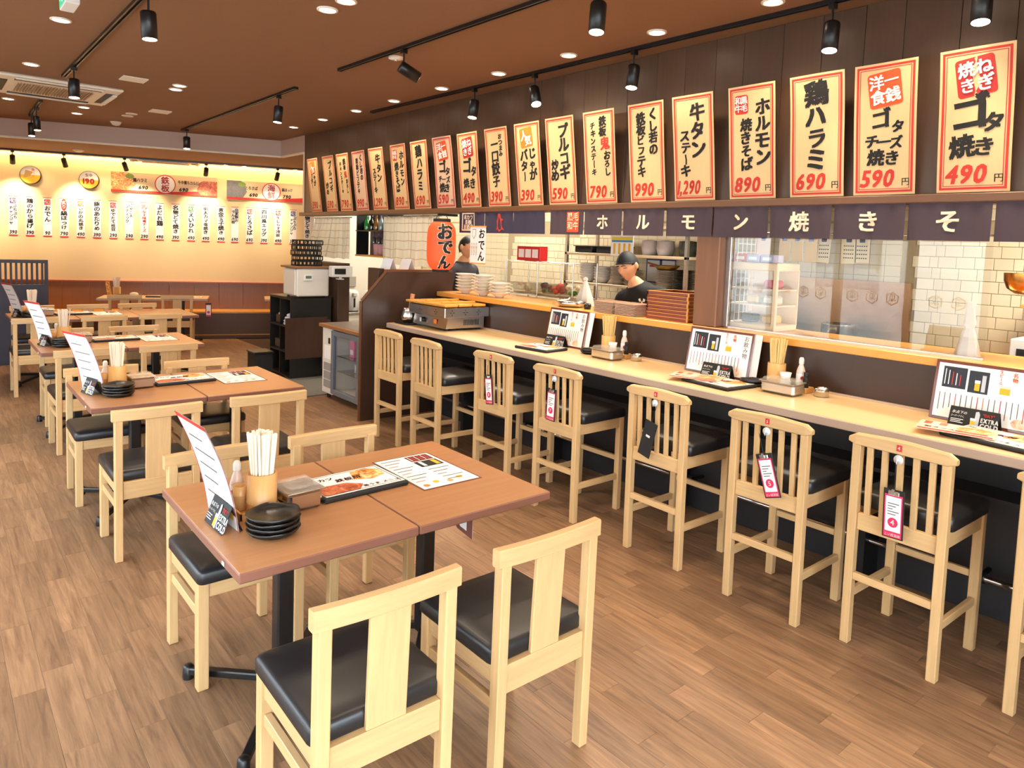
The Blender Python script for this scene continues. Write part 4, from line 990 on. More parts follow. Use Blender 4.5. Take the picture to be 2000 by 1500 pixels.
for i, (py, kind, seal, words, price) in enumerate(POST):
    W2, H2 = .155, .333
    word = ''.join(w_[0].replace('*', '') for w_ in words)
    k = 'kitchen hatch half' if py < 5 else 'half above the passage'
    t = thing('menu_poster', 'red bordered %s menu poster %s' % (DISH[DISHI[i]], 'above the passage' if py < 9 and i < 10 else 'above the kitchen hatch'), 'poster', (3.828, py-.02, 1.9875), group='red bordered menu posters above the counter')
    t.rotation_euler = Euler((0, 0, -PI/2)); 
    ph = random.uniform(0, 6); amp = random.uniform(.002, .007)
    def bend(a, b, c, amp=amp, ph=ph): 
        y_ = b + amp*math.sin((c/.666)*PI*1.6+ph)*(c/.666) + amp*.6*math.sin(a*14+ph)
        return (a, -c*math.sin(LEAN)+y_, c*math.cos(LEAN)+.004)
    sh = (lambda a, b, c: bend(a, b, c+H2))
    paper = KRAFT if kind == 'k' else KRAFTPINK
    mb = MB(); n = 10
    for side in (0, .0012):
        for j in range(n):
            for q in range(4):
                x0, x1 = -W2+q*W2/2, -W2+(q+1)*W2/2; mb.rect(x0, -H2+2*H2*j/n, x1, -H2+2*H2*(j+1)/n, paper, side)
    mb.warp(sh).build('sheet', t)
    mb = MB()
    for (ins, th) in ((.012, .011), (.028, .0035)):
        for j in range(n):
            z0, z1 = -H2+ins+(2*H2-2*ins)*j/n, -H2+ins+(2*H2-2*ins)*(j+1)/n
            for s in (-1, 1): mb.rect(s*(W2-ins)-(th if s > 0 else 0), z0, s*(W2-ins)+(0 if s > 0 else th), z1, RED, -.0012)
        for s in (-1, 1):
            for q in range(4):
                a0 = -W2+ins+(2*W2-2*ins)*q/4; a1 = a0+(2*W2-2*ins)/4; mb.rect(a0, s*(H2-ins)-(th if s > 0 else 0), a1, s*(H2-ins)+(0 if s > 0 else th), RED, -.0012)
    mb.warp(sh).build('border', t, label='red double border')
    mb = MB(); mr = MB()
    for tx, x, z, sz in words:
        if tx[0] == '*': letters(mr, tx[1:], x, z, sz, RED, True, .035, -.0018, brush=.35)
        elif x is None:
            wtot = len(tx)*sz*.92; 
            for q, ch in enumerate(tx): letters(mb, ch if ch != 'ー' else '一', -wtot/2+sz*.46+q*sz*.92, z+sz*.35-q*.006, sz, INK, True, .044, -.0018, brush=.35)
        else:
            wd_ = MB(); letters(wd_, tx, x, z, sz, INK, True, .046, -.0018, pitch=.96, brush=.38); wd_.warp(sh).build('lettering', t, label='black brush lettering')
    ye = MB(); letters(ye, '円', .088, -.285, .042, INK, bold=.012, y=-.0018); ye.warp(sh).build('yen_mark', t)
    if mb.v: mb.warp(sh).build('lettering', t, label='black brush lettering')
    letters(mr, price, -.122 if len(price) < 5 else -.132, -.29, .122, RED, bold=.034, y=-.0018, slant=.18, sx=.86 if len(price) < 5 else .66); mr.warp(sh).build('price', t, label='red brush price')
    if seal:
        tx, mt_, st = seal; mb = MB()
        if st == 2: cx, cz, hw, hh, rt = -.0, .2, .082, .088, .12
        elif st == 1: cx, cz, hw, hh, rt = -.01, .215, .075, .078, .1
        else: cx, cz, hw, hh, rt = -.065, .225, .045, .055, .0
        pts = []
        for (sx_, sz_, a0) in ((1, 1, 0), (-1, 1, PI/2), (-1, -1, PI), (1, -1, 1.5*PI)):
            for q in range(4): a = a0+q*PI/6; pts.append((sx_*(hw-.016)+.016*math.cos(a), sz_*(hh-.016)+.016*math.sin(a)))
        ca, sa = math.cos(rt), math.sin(rt); rr = lambda a, b: (cx+a*ca-b*sa, cz+a*sa+b*ca)
        mb.poly([rr(*p_) for p_ in pts], mt_, -.0016)
        cols = [tx[:2], tx[2:]] if len(tx) == 4 else [tx[0], tx[1]]
        for q, part in enumerate(cols):
            m2 = MB(); 
            if st == 1: letters(m2, part, (-.3, .3)[q]*hw, hh*(.75-.6*q), hh*1.0, PAPER, True, .03, -.005, brush=.3)
            else: letters(m2, part, (.45, -.45)[q]*hw, hh*.86, hh*.84, PAPER, True, .03, -.005, pitch=1.0, brush=.15)
            m2.warp(lambda a, b, c: (rr(a, c)[0], b, rr(a, c)[1])); mb.add(m2.v, m2.f, PAPER)
        mb.warp(sh).build('seal', t, label='coloured name seal with white characters')

# ================================================================== noren curtains under the rail
def noren_panel(nor, y0, y1, z0, z1, mt, plabel, text=None, big=.118):
    """one cloth panel of a noren, from y0 (left as seen from the tables) to y1"""
    L, H = y0-y1, z1-z0; n, m = 14, 8; ph = random.uniform(0, 6); x0 = nor['y0']-y0
    wv = lambda a, b, c: (a, b+.006*math.sin(a/L*9+ph)*(-c/H)+.004*math.sin(a/L*23+ph)-.003*math.exp(c/H*5), c)
    vs = [(L*i/n, 0, -H*j/m) for j in range(m+1) for i in range(n+1)]
    t = MB().add(vs, [(j*(n+1)+i, (j+1)*(n+1)+i, (j+1)*(n+1)+i+1, j*(n+1)+i+1) for j in range(m) for i in range(n)], mt, True).warp(wv).build('noren_panel', nor, (x0, 0, 0), label=plabel)
    if text:
        mb = MB(); letters(mb, text, L/2, -H*.5+big*.5, big, CREAMPRINT, True, .03, -.0022); mb.warp(wv).build('character', t, label='cream printed character')
    return t, L, H, wv
NY = [4.159-.381*i for i in range(10)]
NT = [None, 'ホ', 'ル', 'モ', 'ン', '焼', 'き', 'そ', 'ば']; NR = [None, 'ho', 'ru', 'mo', 'n', 'ya', 'ki', 'so', 'ba']
nor = thing('noren_curtain', 'long purple-brown noren curtain with large cream characters under the posters', 'curtain', (3.80, NY[0], 1.945), -PI/2); nor['y0'] = NY[0]
for i in range(9):
    lab = 'purple-brown cloth panel printed with the character %s' % NR[i] if NT[i] else 'purple-brown cloth panel with an orange-red square seal'
    t, L, H, wv = noren_panel(nor, NY[i]-.006, NY[i+1]+.006, 1.757, 1.945, INDIGO2, lab, NT[i])
    if i == 0:
        mb = MB().rectn(L*.5, -H*.9, L*.5+.145, -H*.08, mat('noren_seal', (222, 84, 52), .7), -.0022)
        for q, ch in enumerate(('黒和', '毛牛')): letters(mb, ch, L*.5+.04+.066*q, -H*.1, .066, CREAMPRINT, True, .02, -.0034, pitch=1.05)
        mb.warp(wv).build('seal_print', t, label='orange-red seal with cream characters')
MB().cyl((-.01, .004, .002), (NY[0]-NY[9]+.01, .004, .002), .006, BLACKMAT, 8).build('rod', nor)
ND = [5.41, 5.01, 4.61, 4.215]
nor = thing('noren_curtain', 'short indigo noren curtain with a white framed crest beside the lantern', 'curtain', (3.80, ND[0], 1.945), -PI/2); nor['y0'] = ND[0]
for i in range(3):
    t, L, H, wv = noren_panel(nor, ND[i]-.006, ND[i+1]+.006, 1.757, 1.945, INDIGO, ['indigo panel with a white framed shop crest', 'indigo panel with a red brush mark', 'plain indigo panel'][i])
    mb = MB()
    if i == 0:
        x0 = L*.14; mb.rectn(x0, -H*.9, x0+.19, -H*.04, CREAMPRINT, -.002).rectn(x0+.012, -H*.84, x0+.178, -H*.1, INDIGO, -.0032)
        for q, tx in enumerate(('串カツ', '鉄板', '居酒屋')): letters(mb, tx, x0+.095, -H*(.34+.235*q), .046, CREAMPRINT, bold=.02, y=-.0045, center=True)
        mb.warp(wv).build('crest_print', t, label='white framed shop crest')
    if i == 1:
        mb.poly([(L*.48, -H*.1), (L*.56, -H*.12), (L*.58, -H*.3), (L*.66, -H*.38), (L*.6, -H*.45), (L*.62, -H*.7), (L*.72, -H*.86), (L*.62, -H*.82), (L*.54, -H*.94), (L*.48, -H*.8), (L*.4, -H*.9), (L*.44, -H*.66), (L*.42, -H*.45), (L*.46, -H*.3)], RED, -.0022); mb.warp(wv).build('red_mark', t)
MB().cyl((-.01, .004, .002), (ND[0]-ND[3]+.01, .004, .002), .006, BLACKMAT, 8).build('rod', nor)

# ================================================================== the yellow wall: strips, signs and discs
BAN = [('p', 'ぷちぷちチャンジャ', '390', PURPLE), (None, '鶏のから揚げ', '390', None), ('s', 'おでん', '90', RED), ('o', '縞ほっけ', '790', RED), ('s', 'いかの丸焼き', '490', ORANGE), (None, '豚のあたりめ', '390', None), ('s', 'ゆでたて枝豆', '290', RED), (None, 'じゃこ天スティック', '290', None), ('c', 'なす味噌チーズ', '290', RED), (None, 'よだれ鶏', '490', None), ('m', '名物どて焼き', '390', RED), ('s', 'えいひれ', '490', GREEN), (None, '明太カマ塩焼き', '490', None), (None, '黄金玉子焼き', '490', None), ('m', '自家製おでん大根', '690', RED), ('s', 'とろさば', '690', RED), (None, '四川風エッグ', '390', None), ('s', '生しらす冷奴', '490', RED), ('p', 'ぷちぷちチャンジャ', '390', PURPLE), ('m', '名物どて焼き', '390', RED)]
BEN = ['spicy changja', 'fried chicken', 'oden with red stamp', 'atka mackerel with red oval', 'grilled squid with orange stamp', 'dried pork', 'edamame with red stamp', 'fish cake sticks', 'miso cheese in red letters', 'mouth-watering chicken', 'stewed sinew', 'ray fin with green stamp', 'salt-grilled collar', 'golden omelette', 'oden radish with small red stamp', 'rich mackerel', 'sichuan egg', 'whitebait tofu with red stamp', 'spicy changja', 'stewed sinew']
BS = [-2.467, -2.254, -2.029, -1.813, -1.592, -1.375, -1.154, -.933, -.722, -.504, -.275, -.048, .168, .398, .608, .836, 1.061, 1.285, 1.523, 1.757]
for i, ((st, tx, pr, sc_), s_) in enumerate(zip(BAN, BS)):
    W2, H2 = .057, .295
    dupl = {0: ', at the lattice screen end', 18: ', above the black crates', 10: ', mid wall', 19: ', beside the poster wall corner'}.get(i, '')
    t = thing('menu_strip', 'white menu strip for %s on the yellow wall%s' % (BEN[i], dupl), 'menu strip', bw(s_, .447, 1.826), BANG, 'white menu strips on the yellow wall')
    mb = MB().bx((-W2, -.002, -H2), (W2, 0, H2), PAPER); mb.build('sheet', t)
    MB().rect(-W2, H2-.009, W2, H2, RED, -.003).build('red_band', t); MB().rect(-W2, -H2, W2, -H2+.016, RED, -.003).build('red_band', t)
    mb = MB(); top = H2-.025
    if st in ('p', 's'): mb.rect(-.038, top-.085, .038, top-.005, sc_, -.0032); letters(mb, '旬', 0, top-.01, .07, PAPER, True, .02, -.0045); top -= .095
    elif st == 'o': mb.disc(0, top-.075, .09, sc_, -.0032, 24, sx=.42); letters(mb, '炙り', 0, top-.01, .062, PAPER, True, .02, -.0045); top -= .165
    elif st == 'c': mb.disc(0, top-.045, .045, sc_, -.0032, 24, r0=.038); letters(mb, '肉', 0, top-.01, .065, sc_, True, .01, -.0045); top -= .1
    if mb.v: mb.build('stamp', t, label='small coloured stamp'); mb = MB()
    col = sc_ if st == 'c' else INK
    avail = top+H2-.115; sz = min(.085, avail/len(tx)); 
    if len(tx) > 7:
        k = 4; sz = min(.056, avail/max(k, len(tx)-k)); letters(mb, tx[:k], .027, top, sz, col, True, .03, -.0035, brush=.3); mb.build('lettering', t); mb = MB(); letters(mb, tx[k:], -.026, top-.03, min(sz, (avail-.03)/(len(tx)-k)), col, True, .03, -.0035, brush=.3)
    else: letters(mb, tx, 0, top, sz, col, True, .032, -.0035, brush=.3, sx=min(1.15, .085/sz))
    mb.build('lettering', t); mb = MB(); letters(mb, pr, 0, -H2+.03, .072, INK, bold=.035, y=-.0035, sx=.84, slant=.1, center=True); mb.build('price', t)
def sign(s0, s1, z0, z1, big, left, right, label):
    t = thing('wall_sign', label, 'sign', bw((s0+s1)/2, .447, (z0+z1)/2), BANG); W2, H2 = (s1-s0)/2, (z1-z0)/2
    MB().bx((-W2, -.02, -H2), (W2, 0, H2), mat('sign_beige', (232, 204, 160), .5)).build('board', t)
    mb = MB().rect(-W2, -H2, W2, -H2*.78, RED, -.0215); mb.poly([(-W2, -H2*.78), (0, -H2*.78), (W2, -H2*.4), (W2, -H2*.78)], RED, -.0215)
    blob = lambda x0, x1, z0, z1, f: [(x0 if f > 0 else x1, z0), (x0+(x1-x0)*(.8 if f > 0 else .2), z0), (x0+(x1-x0)*(1 if f > 0 else 0), z0+(z1-z0)*.35), (x0+(x1-x0)*(.9 if f > 0 else .1), z0+(z1-z0)*.6), (x0+(x1-x0)*(.95 if f > 0 else .05), z0+(z1-z0)*.8), (x0+(x1-x0)*(.7 if f > 0 else .3), z1), (x0 if f > 0 else x1, z1)][::f]
    if left[2]: mb.poly(blob(-W2, -W2*.55, -H2*.78, H2, 1), left[2], -.022); mb.disc(-W2*.66, H2*.62, H2*.26, mat('salad_print', (120, 150, 60), .5, noise=.4, nscale=(40, 40, 40)), -.0225, 12, sx=1.5)
    if right[2]: mb.poly(blob(W2*.6, W2, -H2*.9, H2*.55, -1), right[2], -.0225)
    mb.build('print', t)
    mb = MB().disc(0, 0, H2*.97, PAPER, -.023, 40).disc(0, 0, H2*.97, RED, -.0235, 40, r0=H2*.88); letters(mb, big, 0, H2*.8, H2*.8, RED, True, .02, -.0245); mb.build('round_emblem', t, label='white disc with red ring and characters')
    mb = MB(); letters(mb, left[0], -W2*.60, H2*.12, H2*.42, INK, bold=.03, y=-.0235, sx=.78); letters(mb, left[1], -W2*.5, -H2*.62, H2*.5, INK, bold=.04, y=-.0235, slant=.15); mb.build('lettering', t); mb = MB()
    letters(mb, right[0], W2*.24, H2*.14, H2*.4, INK, bold=.03, y=-.0235, sx=.7); letters(mb, right[1], W2*.26, -H2*.62, H2*.5, INK, bold=.04, y=-.0235, slant=.15); mb.build('lettering', t)
sign(-1.178, .337, 2.265, 2.575, '鉄板', ('鶏ハラミ', '690', FOOD), ('牛中落ちカルビ', '690', FOODRED), 'long beige teppan sign with grilled meat photos on the yellow wall')
sign(.482, 1.86, 2.245, 2.55, '海鮮', ('とろさば', '690', mat('grey_fish_print', (120, 118, 116), .5, noise=.4, nscale=(30, 30, 30))), ('縞ほっけ', '790', None), 'long beige seafood sign with fish photo beside the poster corner')
for s_, z_, nm in ((-2.229, 2.443, 'beer'), (-1.469, 2.42, 'price')):
    t = thing('wall_disc', 'round black-rimmed wall disc showing %s' % ('a glass of beer' if nm == 'beer' else 'the price 190'), 'sign', bw(s_, .447, z_), BANG)
    MB().lathe([(0, 0), (.13, 0), (.137, .008), (.137, .05), (.13, .055)], mat('disc_rim', (60, 40, 26), .4), n=36).build('rim', t, rot=(PI/2, 0, 0))
    f = MB().disc(0, 0, .128, OFFWHITE, -.052, 36)
    f.poly([(.128*math.cos(a), .128*math.sin(a)) for a in [PI+k*PI/16 for k in range(17)]], GOLD, -.0525)
    if nm == 'beer': f.poly([(-.09, -.05), (.0, -.02), (.03, .05), (-.06, .07)], mat('beer_foam', (196, 150, 80), .5), -.053); letters(f, '角ハイ', .035, .1, .045, ORANGE, True, .02, -.054)
    else: letters(f, '190', 0, -.06, .11, RED, bold=.05, y=-.054, center=True); letters(f, '生中', 0, .05, .05, INK, bold=.02, y=-.054, center=True)
    f.build('face', t)

# small card hanging under the edge of the nearest table
t = thing('hanging_card', 'small thin card hanging below the table edge, row farthest from yellow wall', 'card', (1.505, 2.1, .6675)); MB().add([(0, -.1, 0), (0, .06, 0), (.004, .0, -.075), (.0, -.1, -.085)], [(0, 1, 2, 3)], mat('card_brown', (120, 70, 60), .5)).add([(.0015, -.1, 0), (.0015, .06, 0), (.0055, .0, -.075), (.0015, -.1, -.085)], [(3, 2, 1, 0)], PAPER).build('card_sheet', t)

# ================================================================== things on the counter
CZ = .9012
hg = thing('teppan_grill', 'steel table-top grill with wooden lid boards on the bar counter', 'grill', (3.6, 5.245, CZ))
MB().prism([(-.205, .02), (.2, .02), (.2, .115), (-.19, .115)], .53, STEEL, 'y', (0, -.265, 0)).build('lower_body', hg)
MB().bx((-.235, -.29, .115), (.24, .29, .205), STEEL, .006).build('upper_body', hg)
MB().bx((-.22, -.275, .205), (.225, .275, .212), BLACKM).build('hot_plate', hg)
for k in range(3):
    MB().bx((-.25+.15*k, -.31, .212), (-.115+.15*k, .33, .232), LEDGE, .004).build('lid_board', hg); 
MB().bx((-.2, .05, .232), (.15, .075, .25), LEDGE, .003).bx((-.2, -.2, .232), (.15, -.175, .25), LEDGE, .003).build('lid_batten', hg)
for sx in (-.17, .17):
    for sy in (-.23, .23): MB().cyl((sx, sy, 0), (sx, sy, .02), .016, BLACKMAT, 10).build('foot', hg)
MB().cyl((-.2, .1, .07), (-.225, .1, .07), .022, BLACKM, 14).bx((-.235, .094, .052), (-.222, .106, .088), WHITE).build('dial_knob', hg)
MB().bx((-.208, -.12, .05), (-.2, -.075, .09), ORANGE, .003).build('orange_switch', hg)
mb = MB()
for k in range(13): mb.bx((-.02+k*.013, -.2665, .045), (-.014+k*.013, -.264, .095), BLACKMAT)
mb.build('vent_slots', hg)
mb = MB()
for cx in (-.16, -.02, .12):
    for dx, dz in ((0, .018), (0, -.018), (.016, 0), (-.016, 0)): mb.box((cx+dx, -.2905, .16+dz), (.006, .003, .012) if dx == 0 else (.012, .003, .006), BLACKMAT)
for cy in (-.15, .1):
    for dx, dz in ((0, .018), (0, -.018), (.016, 0), (-.016, 0)): mb.box((-.2355, cy+dx, .16+dz), (.003, .006, .012) if dx == 0 else (.003, .012, .006), BLACKMAT)
mb.build('cross_vents', hg)
MB().bx((3.32, 5.5, CZ), (3.5, 5.72, CZ+.012), BLACKMAT, .004).build('drip_tray', label='flat black tray under the steel oil pot', cat='tray')
t = thing('oil_pot', 'round steel oil pot with a wooden handled brush', 'pot', (3.40, 5.6, CZ+.0125)); t.scale = (1.25, 1.25, 1.2); MB().lathe([(0, 0), (.035, 0), (.052, .03), (.055, .055), (.042, .09), (.04, .1), (.045, .108), (.04, .106), (.036, .09)], STEEL, n=24).build('pot', t)
MB().cyl((.0, 0, .04), (.02, -.02, .22), .012, mat('brush_handle', (190, 136, 92), .5), 10, .017).build('brush_handle', t)
def menu_board(y, x, label, wd=.42, h=.287, rz=-PI/2, second=True):
    t = thing('menu_board', label, 'menu board', (x, y, CZ), rz)
    ln = math.radians(-11.5)
    if second: MB().box((.045, .012, h/2), (wd, .003, h*.98), PAPER).build('second_sheet', t, (0, 0, 0), (ln, 0, .0))
    MB().box((0, 0, h/2), (wd, .006, h), mat('laminate_brown', (112, 58, 46), .15, coat=1.), .001).build('backing', t, (0, 0, 0), (ln, 0, 0))
    mb = MB().rect(-wd/2+.014, .014, wd/2-.014, h-.014, mat('laminated_page', (244, 242, 238), .12, coat=1.), 0)
    mb.rect(-wd*.42, h*.55, -wd*.2, h*.9, mat('blueblack_print', (34, 40, 52), .5), -.0008); mb.rect(-wd*.18, h*.52, wd*.0, h*.88, MATS['blueblack_print'], -.0008)
    mb.rect(-wd*.12, h*.56, -wd*.075, h*.68, GOLD, -.0016); mb.rect(-wd*.122, h*.68, -wd*.073, h*.73, PAPER, -.0016); mb.rect(-wd*.06, h*.55, -wd*.025, h*.82, mat('silver_print', (190, 196, 204), .3), -.0016)
    for k in range(5): mb.rect(-wd*(.40-.035*k), h*.6, -wd*(.392-.035*k), h*(.86-.02*k), (PAPER, PAPER, RED, PAPER, RED)[k], -.0016)
    mb.rect(wd*.1, h*.56, wd*.19, h*.66, GOLD, -.0008); mb.rect(wd*.1, h*.66, wd*.19, h*.7, mat('glass_print', (214, 206, 190), .4), -.0008)
    letters(mb, 'お飲み物', wd*.4, h*.93, h*.12, INK, True, .005, -.0012); letters(mb, '生ビール', wd*.1, h*.95, h*.06, RED, True, .01, -.0012); letters(mb, '名物', wd*.22, h*.93, h*.08, ORANGE, True, .02, -.0012)
    for k in range(16): mb.rect(-wd*.43+k*wd*.05, h*(.16+.03*(k % 3)), -wd*.43+k*wd*.05+.0035, h*.46, (INKSOFT, INKSOFT, INKSOFT, RED)[k % 4] if k not in (8,) else ORANGE, -.0009)
    mb.disc(wd*.3, h*.14, h*.08, FOODPALE, -.0008, 14, sx=1.4); mb.disc(wd*.08, h*.14, h*.05, ORANGE, -.0008, 12)
    mb.build('printed_page', t, (0, -.0045, 0), (ln, 0, 0))
menu_board(3.87, 3.725, 'brown framed drinks menu board beside the steel grill end of the bar'); menu_board(2.51, 3.725, 'drinks menu board with glaring white page between two chopstick sets', rz=-PI/2+.02, wd=.45); menu_board(1.06, 3.725, 'brown framed drinks menu board behind the folded flyer', wd=.46)
CS = ['on the bar, grill end', 'on the bar, middle set', 'on the bar, end away from the grill']
tent_card(3.675, 3.9, CZ, -PI/2+.05, CS[0], .2, .085); tent_card(3.675, 2.46, CZ, -PI/2+.03, CS[1], .2, .085); tent_card(3.675, 1.08, CZ, -PI/2, CS[2], .2, .085)
binder(3.47, 3.84, CZ, -PI/2+.1, CS[0], .32, .24); binder(3.5, 2.33, CZ, -PI/2-.1, CS[1], .34, .26); binder(3.49, .93, CZ, -PI/2-.12, CS[2], .36, .27)
for (x, y, a, w_) in ((3.48, 2.47, .35, CS[1]), (3.45, 1.08, .2, CS[2])):
    t = thing('food_flyer', 'glossy folded food flyer lying over the binder ' + w_, 'flyer', (x, y, CZ+.022), -PI/2+a)
    MB().bx((-.15, -.1, 0), (.15, .1, .0015), FOODPALE).build('sheet', t); mb = MB().rect(-.145, -.095, .145, .095, mat('flyer_pink', (238, 206, 186), .3), 0).disc(.07, .02, .055, FOOD, -.0008, 20, sx=1.3).rect(-.13, .03, -.1, .085, FOODRED, -.0008).rect(-.07, .03, -.04, .085, FOODRED, -.0008).rect(-.14, -.09, .14, -.07, RED, -.0008).rect(.0, -.05, .12, -.035, RED, -.0008)
    letters(mb, '新メニュー', -.12, -.04, .03, RED, bold=.02, y=-.001); mb.build('print', t, (0, 0, .0022), FLAT())
for y, w_ in ((3.33, CS[0]), (2.02, CS[1])):
    chop_set(3.74, y+.09, CZ, w_, True, 50)
    steel_box(3.60, y-.03, CZ, PI/2, w_, .2, .125, .065)
    dishes(3.66, y+.19, CZ, 2, w_, 1.0)
    t = thing('sugar_cup', 'little paper napkins bundled in a cup ' + w_, 'napkins', (3.70, y+.01, CZ)); MB().lathe([(0, 0), (.02, 0), (.024, .06), (.032, .1), (.0, .098)], PAPER, n=12).build('napkins', t)
    t = thing('bottle_stand', 'small square wooden stand ' + w_, 'stand', (3.735, y-.075, CZ)); MB().bx((-.045, -.045, 0), (.045, .045, .03), TRAYWOOD, .003).build('block', t)
    sauce_bottle(3.745, y-.055, CZ+.0305, w_, h=.16)
    MB().lathe([(0, 0), (.016, 0), (.017, .05), (.011, .06), (.013, .062), (.013, .085), (0, .086)], BLACKMAT, n=14).build('pepper_bottle', None, (3.72, y-.1, CZ+.0305), label='little dark pepper bottle ' + w_, cat='bottle')
    MB().lathe([(0, 0), (.036, 0), (.038, .004), (.038, .028), (.039, .03), (.038, .032), (.038, .045), (.035, .045), (.035, .006), (0, .006)], STEEL, n=24).build('ashtray_can', None, (3.715, y-.195, CZ), label='small round steel pot ' + w_, cat='pot')
# ================================================================== things on the serving ledge
LZ = 1.1862
_bowl = MB().lathe([(0, .012), (.03, .012), (.028, 0), (.032, 0), (.036, .012), (.066, .03), (.086, .042), (.088, .044), (.084, .045), (.06, .034), (.0, .022)], CERAMIC, n=22, sx=1.0).bx((-.105, -.012, .03), (-.078, .012, .036), CERAMIC, .003).mesh('bowl')
for (y, n, l) in ((5.45, 6, 'nearest the end panel'), (5.17, 6, 'in the middle'), (4.93, 4, 'nearest the glass guard')):
    for k in range(n):
        o = put(_bowl, 'tonsui_bowl', None, (3.93, y+.004*(k % 2), LZ+k*.028), (0, 0, 2.4+.2*(k % 3)), label='white eared bowl, number %s up in the stack %s' % (('one', 'two', 'three', 'four', 'five', 'six')[k], l), cat='bowl', group='white eared bowls on the serving ledge'); o.scale = (1.15, 1.15, 1.1)
_plate = MB().bx((-.095, -.095, .003), (.095, .095, .0085), mat('speckled_plate', (226, 204, 178), .35, noise=.2, nscale=(60, 60, 60)), .003).bx((-.06, -.06, 0), (.06, .06, .003), CERAMIC).bx((-.097, -.097, .0085), (.097, .097, .0105), mat('plate_rim', (170, 120, 92), .4), .001).mesh('plate')
for (y, l) in ((3.56, 'beside the steel pot'), (3.35, 'beside the red-brown boxes')):
    for k in range(8): put(_plate, 'square_plate', None, (3.91, y, LZ+k*.0106), (0, 0, .03*math.sin(k*2+y)), label='square speckled plate, number %s up in the stack %s' % (('one', 'two', 'three', 'four', 'five', 'six', 'seven', 'eight')[k], l), cat='plate', group='square plates on the serving ledge')
_box = MB().bx((-.15, -.175, 0), (.15, .175, .004), REDBROWN).bx((-.15, -.175, .0), (.15, -.167, .021), REDBROWN).bx((-.15, .167, .0), (.15, .175, .021), REDBROWN).bx((-.15, -.175, 0), (-.142, .175, .021), REDBROWN).bx((.142, -.175, 0), (.15, .175, .021), REDBROWN).bx((-.1515, -.1765, .0205), (.1515, -.16, .024), LEDGE).bx((-.1515, .16, .0205), (.1515, .1765, .024), LEDGE).bx((-.1515, -.1765, .0205), (-.135, .1765, .024), LEDGE).bx((.135, -.1765, .0205), (.1515, .1765, .024), LEDGE).bx((-.153, -.178, 0), (-.143, -.168, .024), LEDGE).mesh('serving_box')
for k in range(8): put(_box, 'lacquer_tray', None, (4.02, 3.02, LZ+k*.0243), (0, 0, .015*math.sin(k*3)), label='red-brown lacquered box tray, number %s up in the stack by the pillar' % ('one', 'two', 'three', 'four', 'five', 'six', 'seven', 'eight')[k], cat='tray', group='stack of lacquered trays on the serving ledge')
t = thing('steel_dish', 'low round steel dish with a lid beside the plates', 'pot', (3.95, 4.03, LZ)); MB().lathe([(0, 0), (.1, 0), (.115, .02), (.118, .045), (.1, .052), (.03, .06), (.02, .07), (0, .072)], STEEL, n=26).build('body', t)
MB().lathe([(0, 0), (.025, 0), (.03, .03), (.02, .045), (0, .046)], BLACKM, n=14).build('soy_pot', None, (3.92, 3.82, LZ), label='small black soy pot beside the steel dish', cat='pot')
t = thing('napkin_cone', 'white cloth folded to a tall point on the ledge', 'cloth', (4.12, 4.05, LZ)); MB().lathe([(.085, 0), (.065, .07), (.04, .14), (.016, .2), (.02, .212), (.02, .226), (0, .235)], cloth_mat('white_cloth', (236, 226, 212), .2), n=9, smooth=False).build('cloth', t)
gg = thing('glass_guard', 'clear splash guard sheet standing on the serving ledge', 'glass screen', (3.98, 4.25, LZ)); MB().add([(0, 0, 0), (0, .75, 0), (0, .75, .3), (0, 0, .3)], [(0, 1, 2, 3)], GLASS).build('pane', gg); MB().bx((-.01, 0, 0), (.01, .03, .012), CLEARPLASTIC).build('clip', gg)
# red paper lantern
ll = thing('paper_lantern', 'orange-red paper lantern lettered oden hanging by the end panel', 'lantern', (3.64, 5.45, 1.39))
mb = MB(); prof = []
for k in range(49):
    u = k/48; r = .132*min(1, (1-abs(2*u-1)**5*.42)); prof.append((r+(.0022 if k % 2 else 0), .02+.44*u))
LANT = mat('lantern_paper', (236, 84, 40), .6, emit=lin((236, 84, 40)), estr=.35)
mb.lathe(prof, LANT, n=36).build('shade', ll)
MB().lathe([(.07, .0), (.078, .002), (.08, .025), (.07, .028)], BLACKMAT, n=28).build('bottom_ring', ll); MB().lathe([(.07, .455), (.08, .458), (.08, .485), (.07, .488), (0, .488)], BLACKMAT, n=28).tube([(-.07, 0, .48), (-.04, 0, .53), (.04, 0, .53), (.07, 0, .48)], .003, BLACKMAT, 6).build('top_ring', ll)
def roundlant(a, b, c):
    u = (c-.02)/.44; r = .132*min(1, (1-abs(2*u-1)**5*.42))+.004-b; th = a/.132-1.9
    return (r*math.cos(th), r*math.sin(th), c)
for nm_, mt_, bo, yy in (('lettering_outline', mat('lantern_white', (244, 232, 214), .7), .075, -.001), ('lettering', INK, .045, -.0025)):
    mb = MB(); random.seed(19); letters(mb, 'おでん', -.0, .445, .15, mt_, True, bo, yy, pitch=.93, brush=.3); mb.warp(roundlant).build(nm_, ll, label='white outline of the characters' if bo > .05 else 'black brush characters')
random.seed(7)
# rod for the lantern
MB().bx((3.6, 5.43, 1.905), (3.8, 5.47, 1.925), BLACKMAT).build('lantern_hook', label='dark bracket holding the paper lantern', cat='bracket')
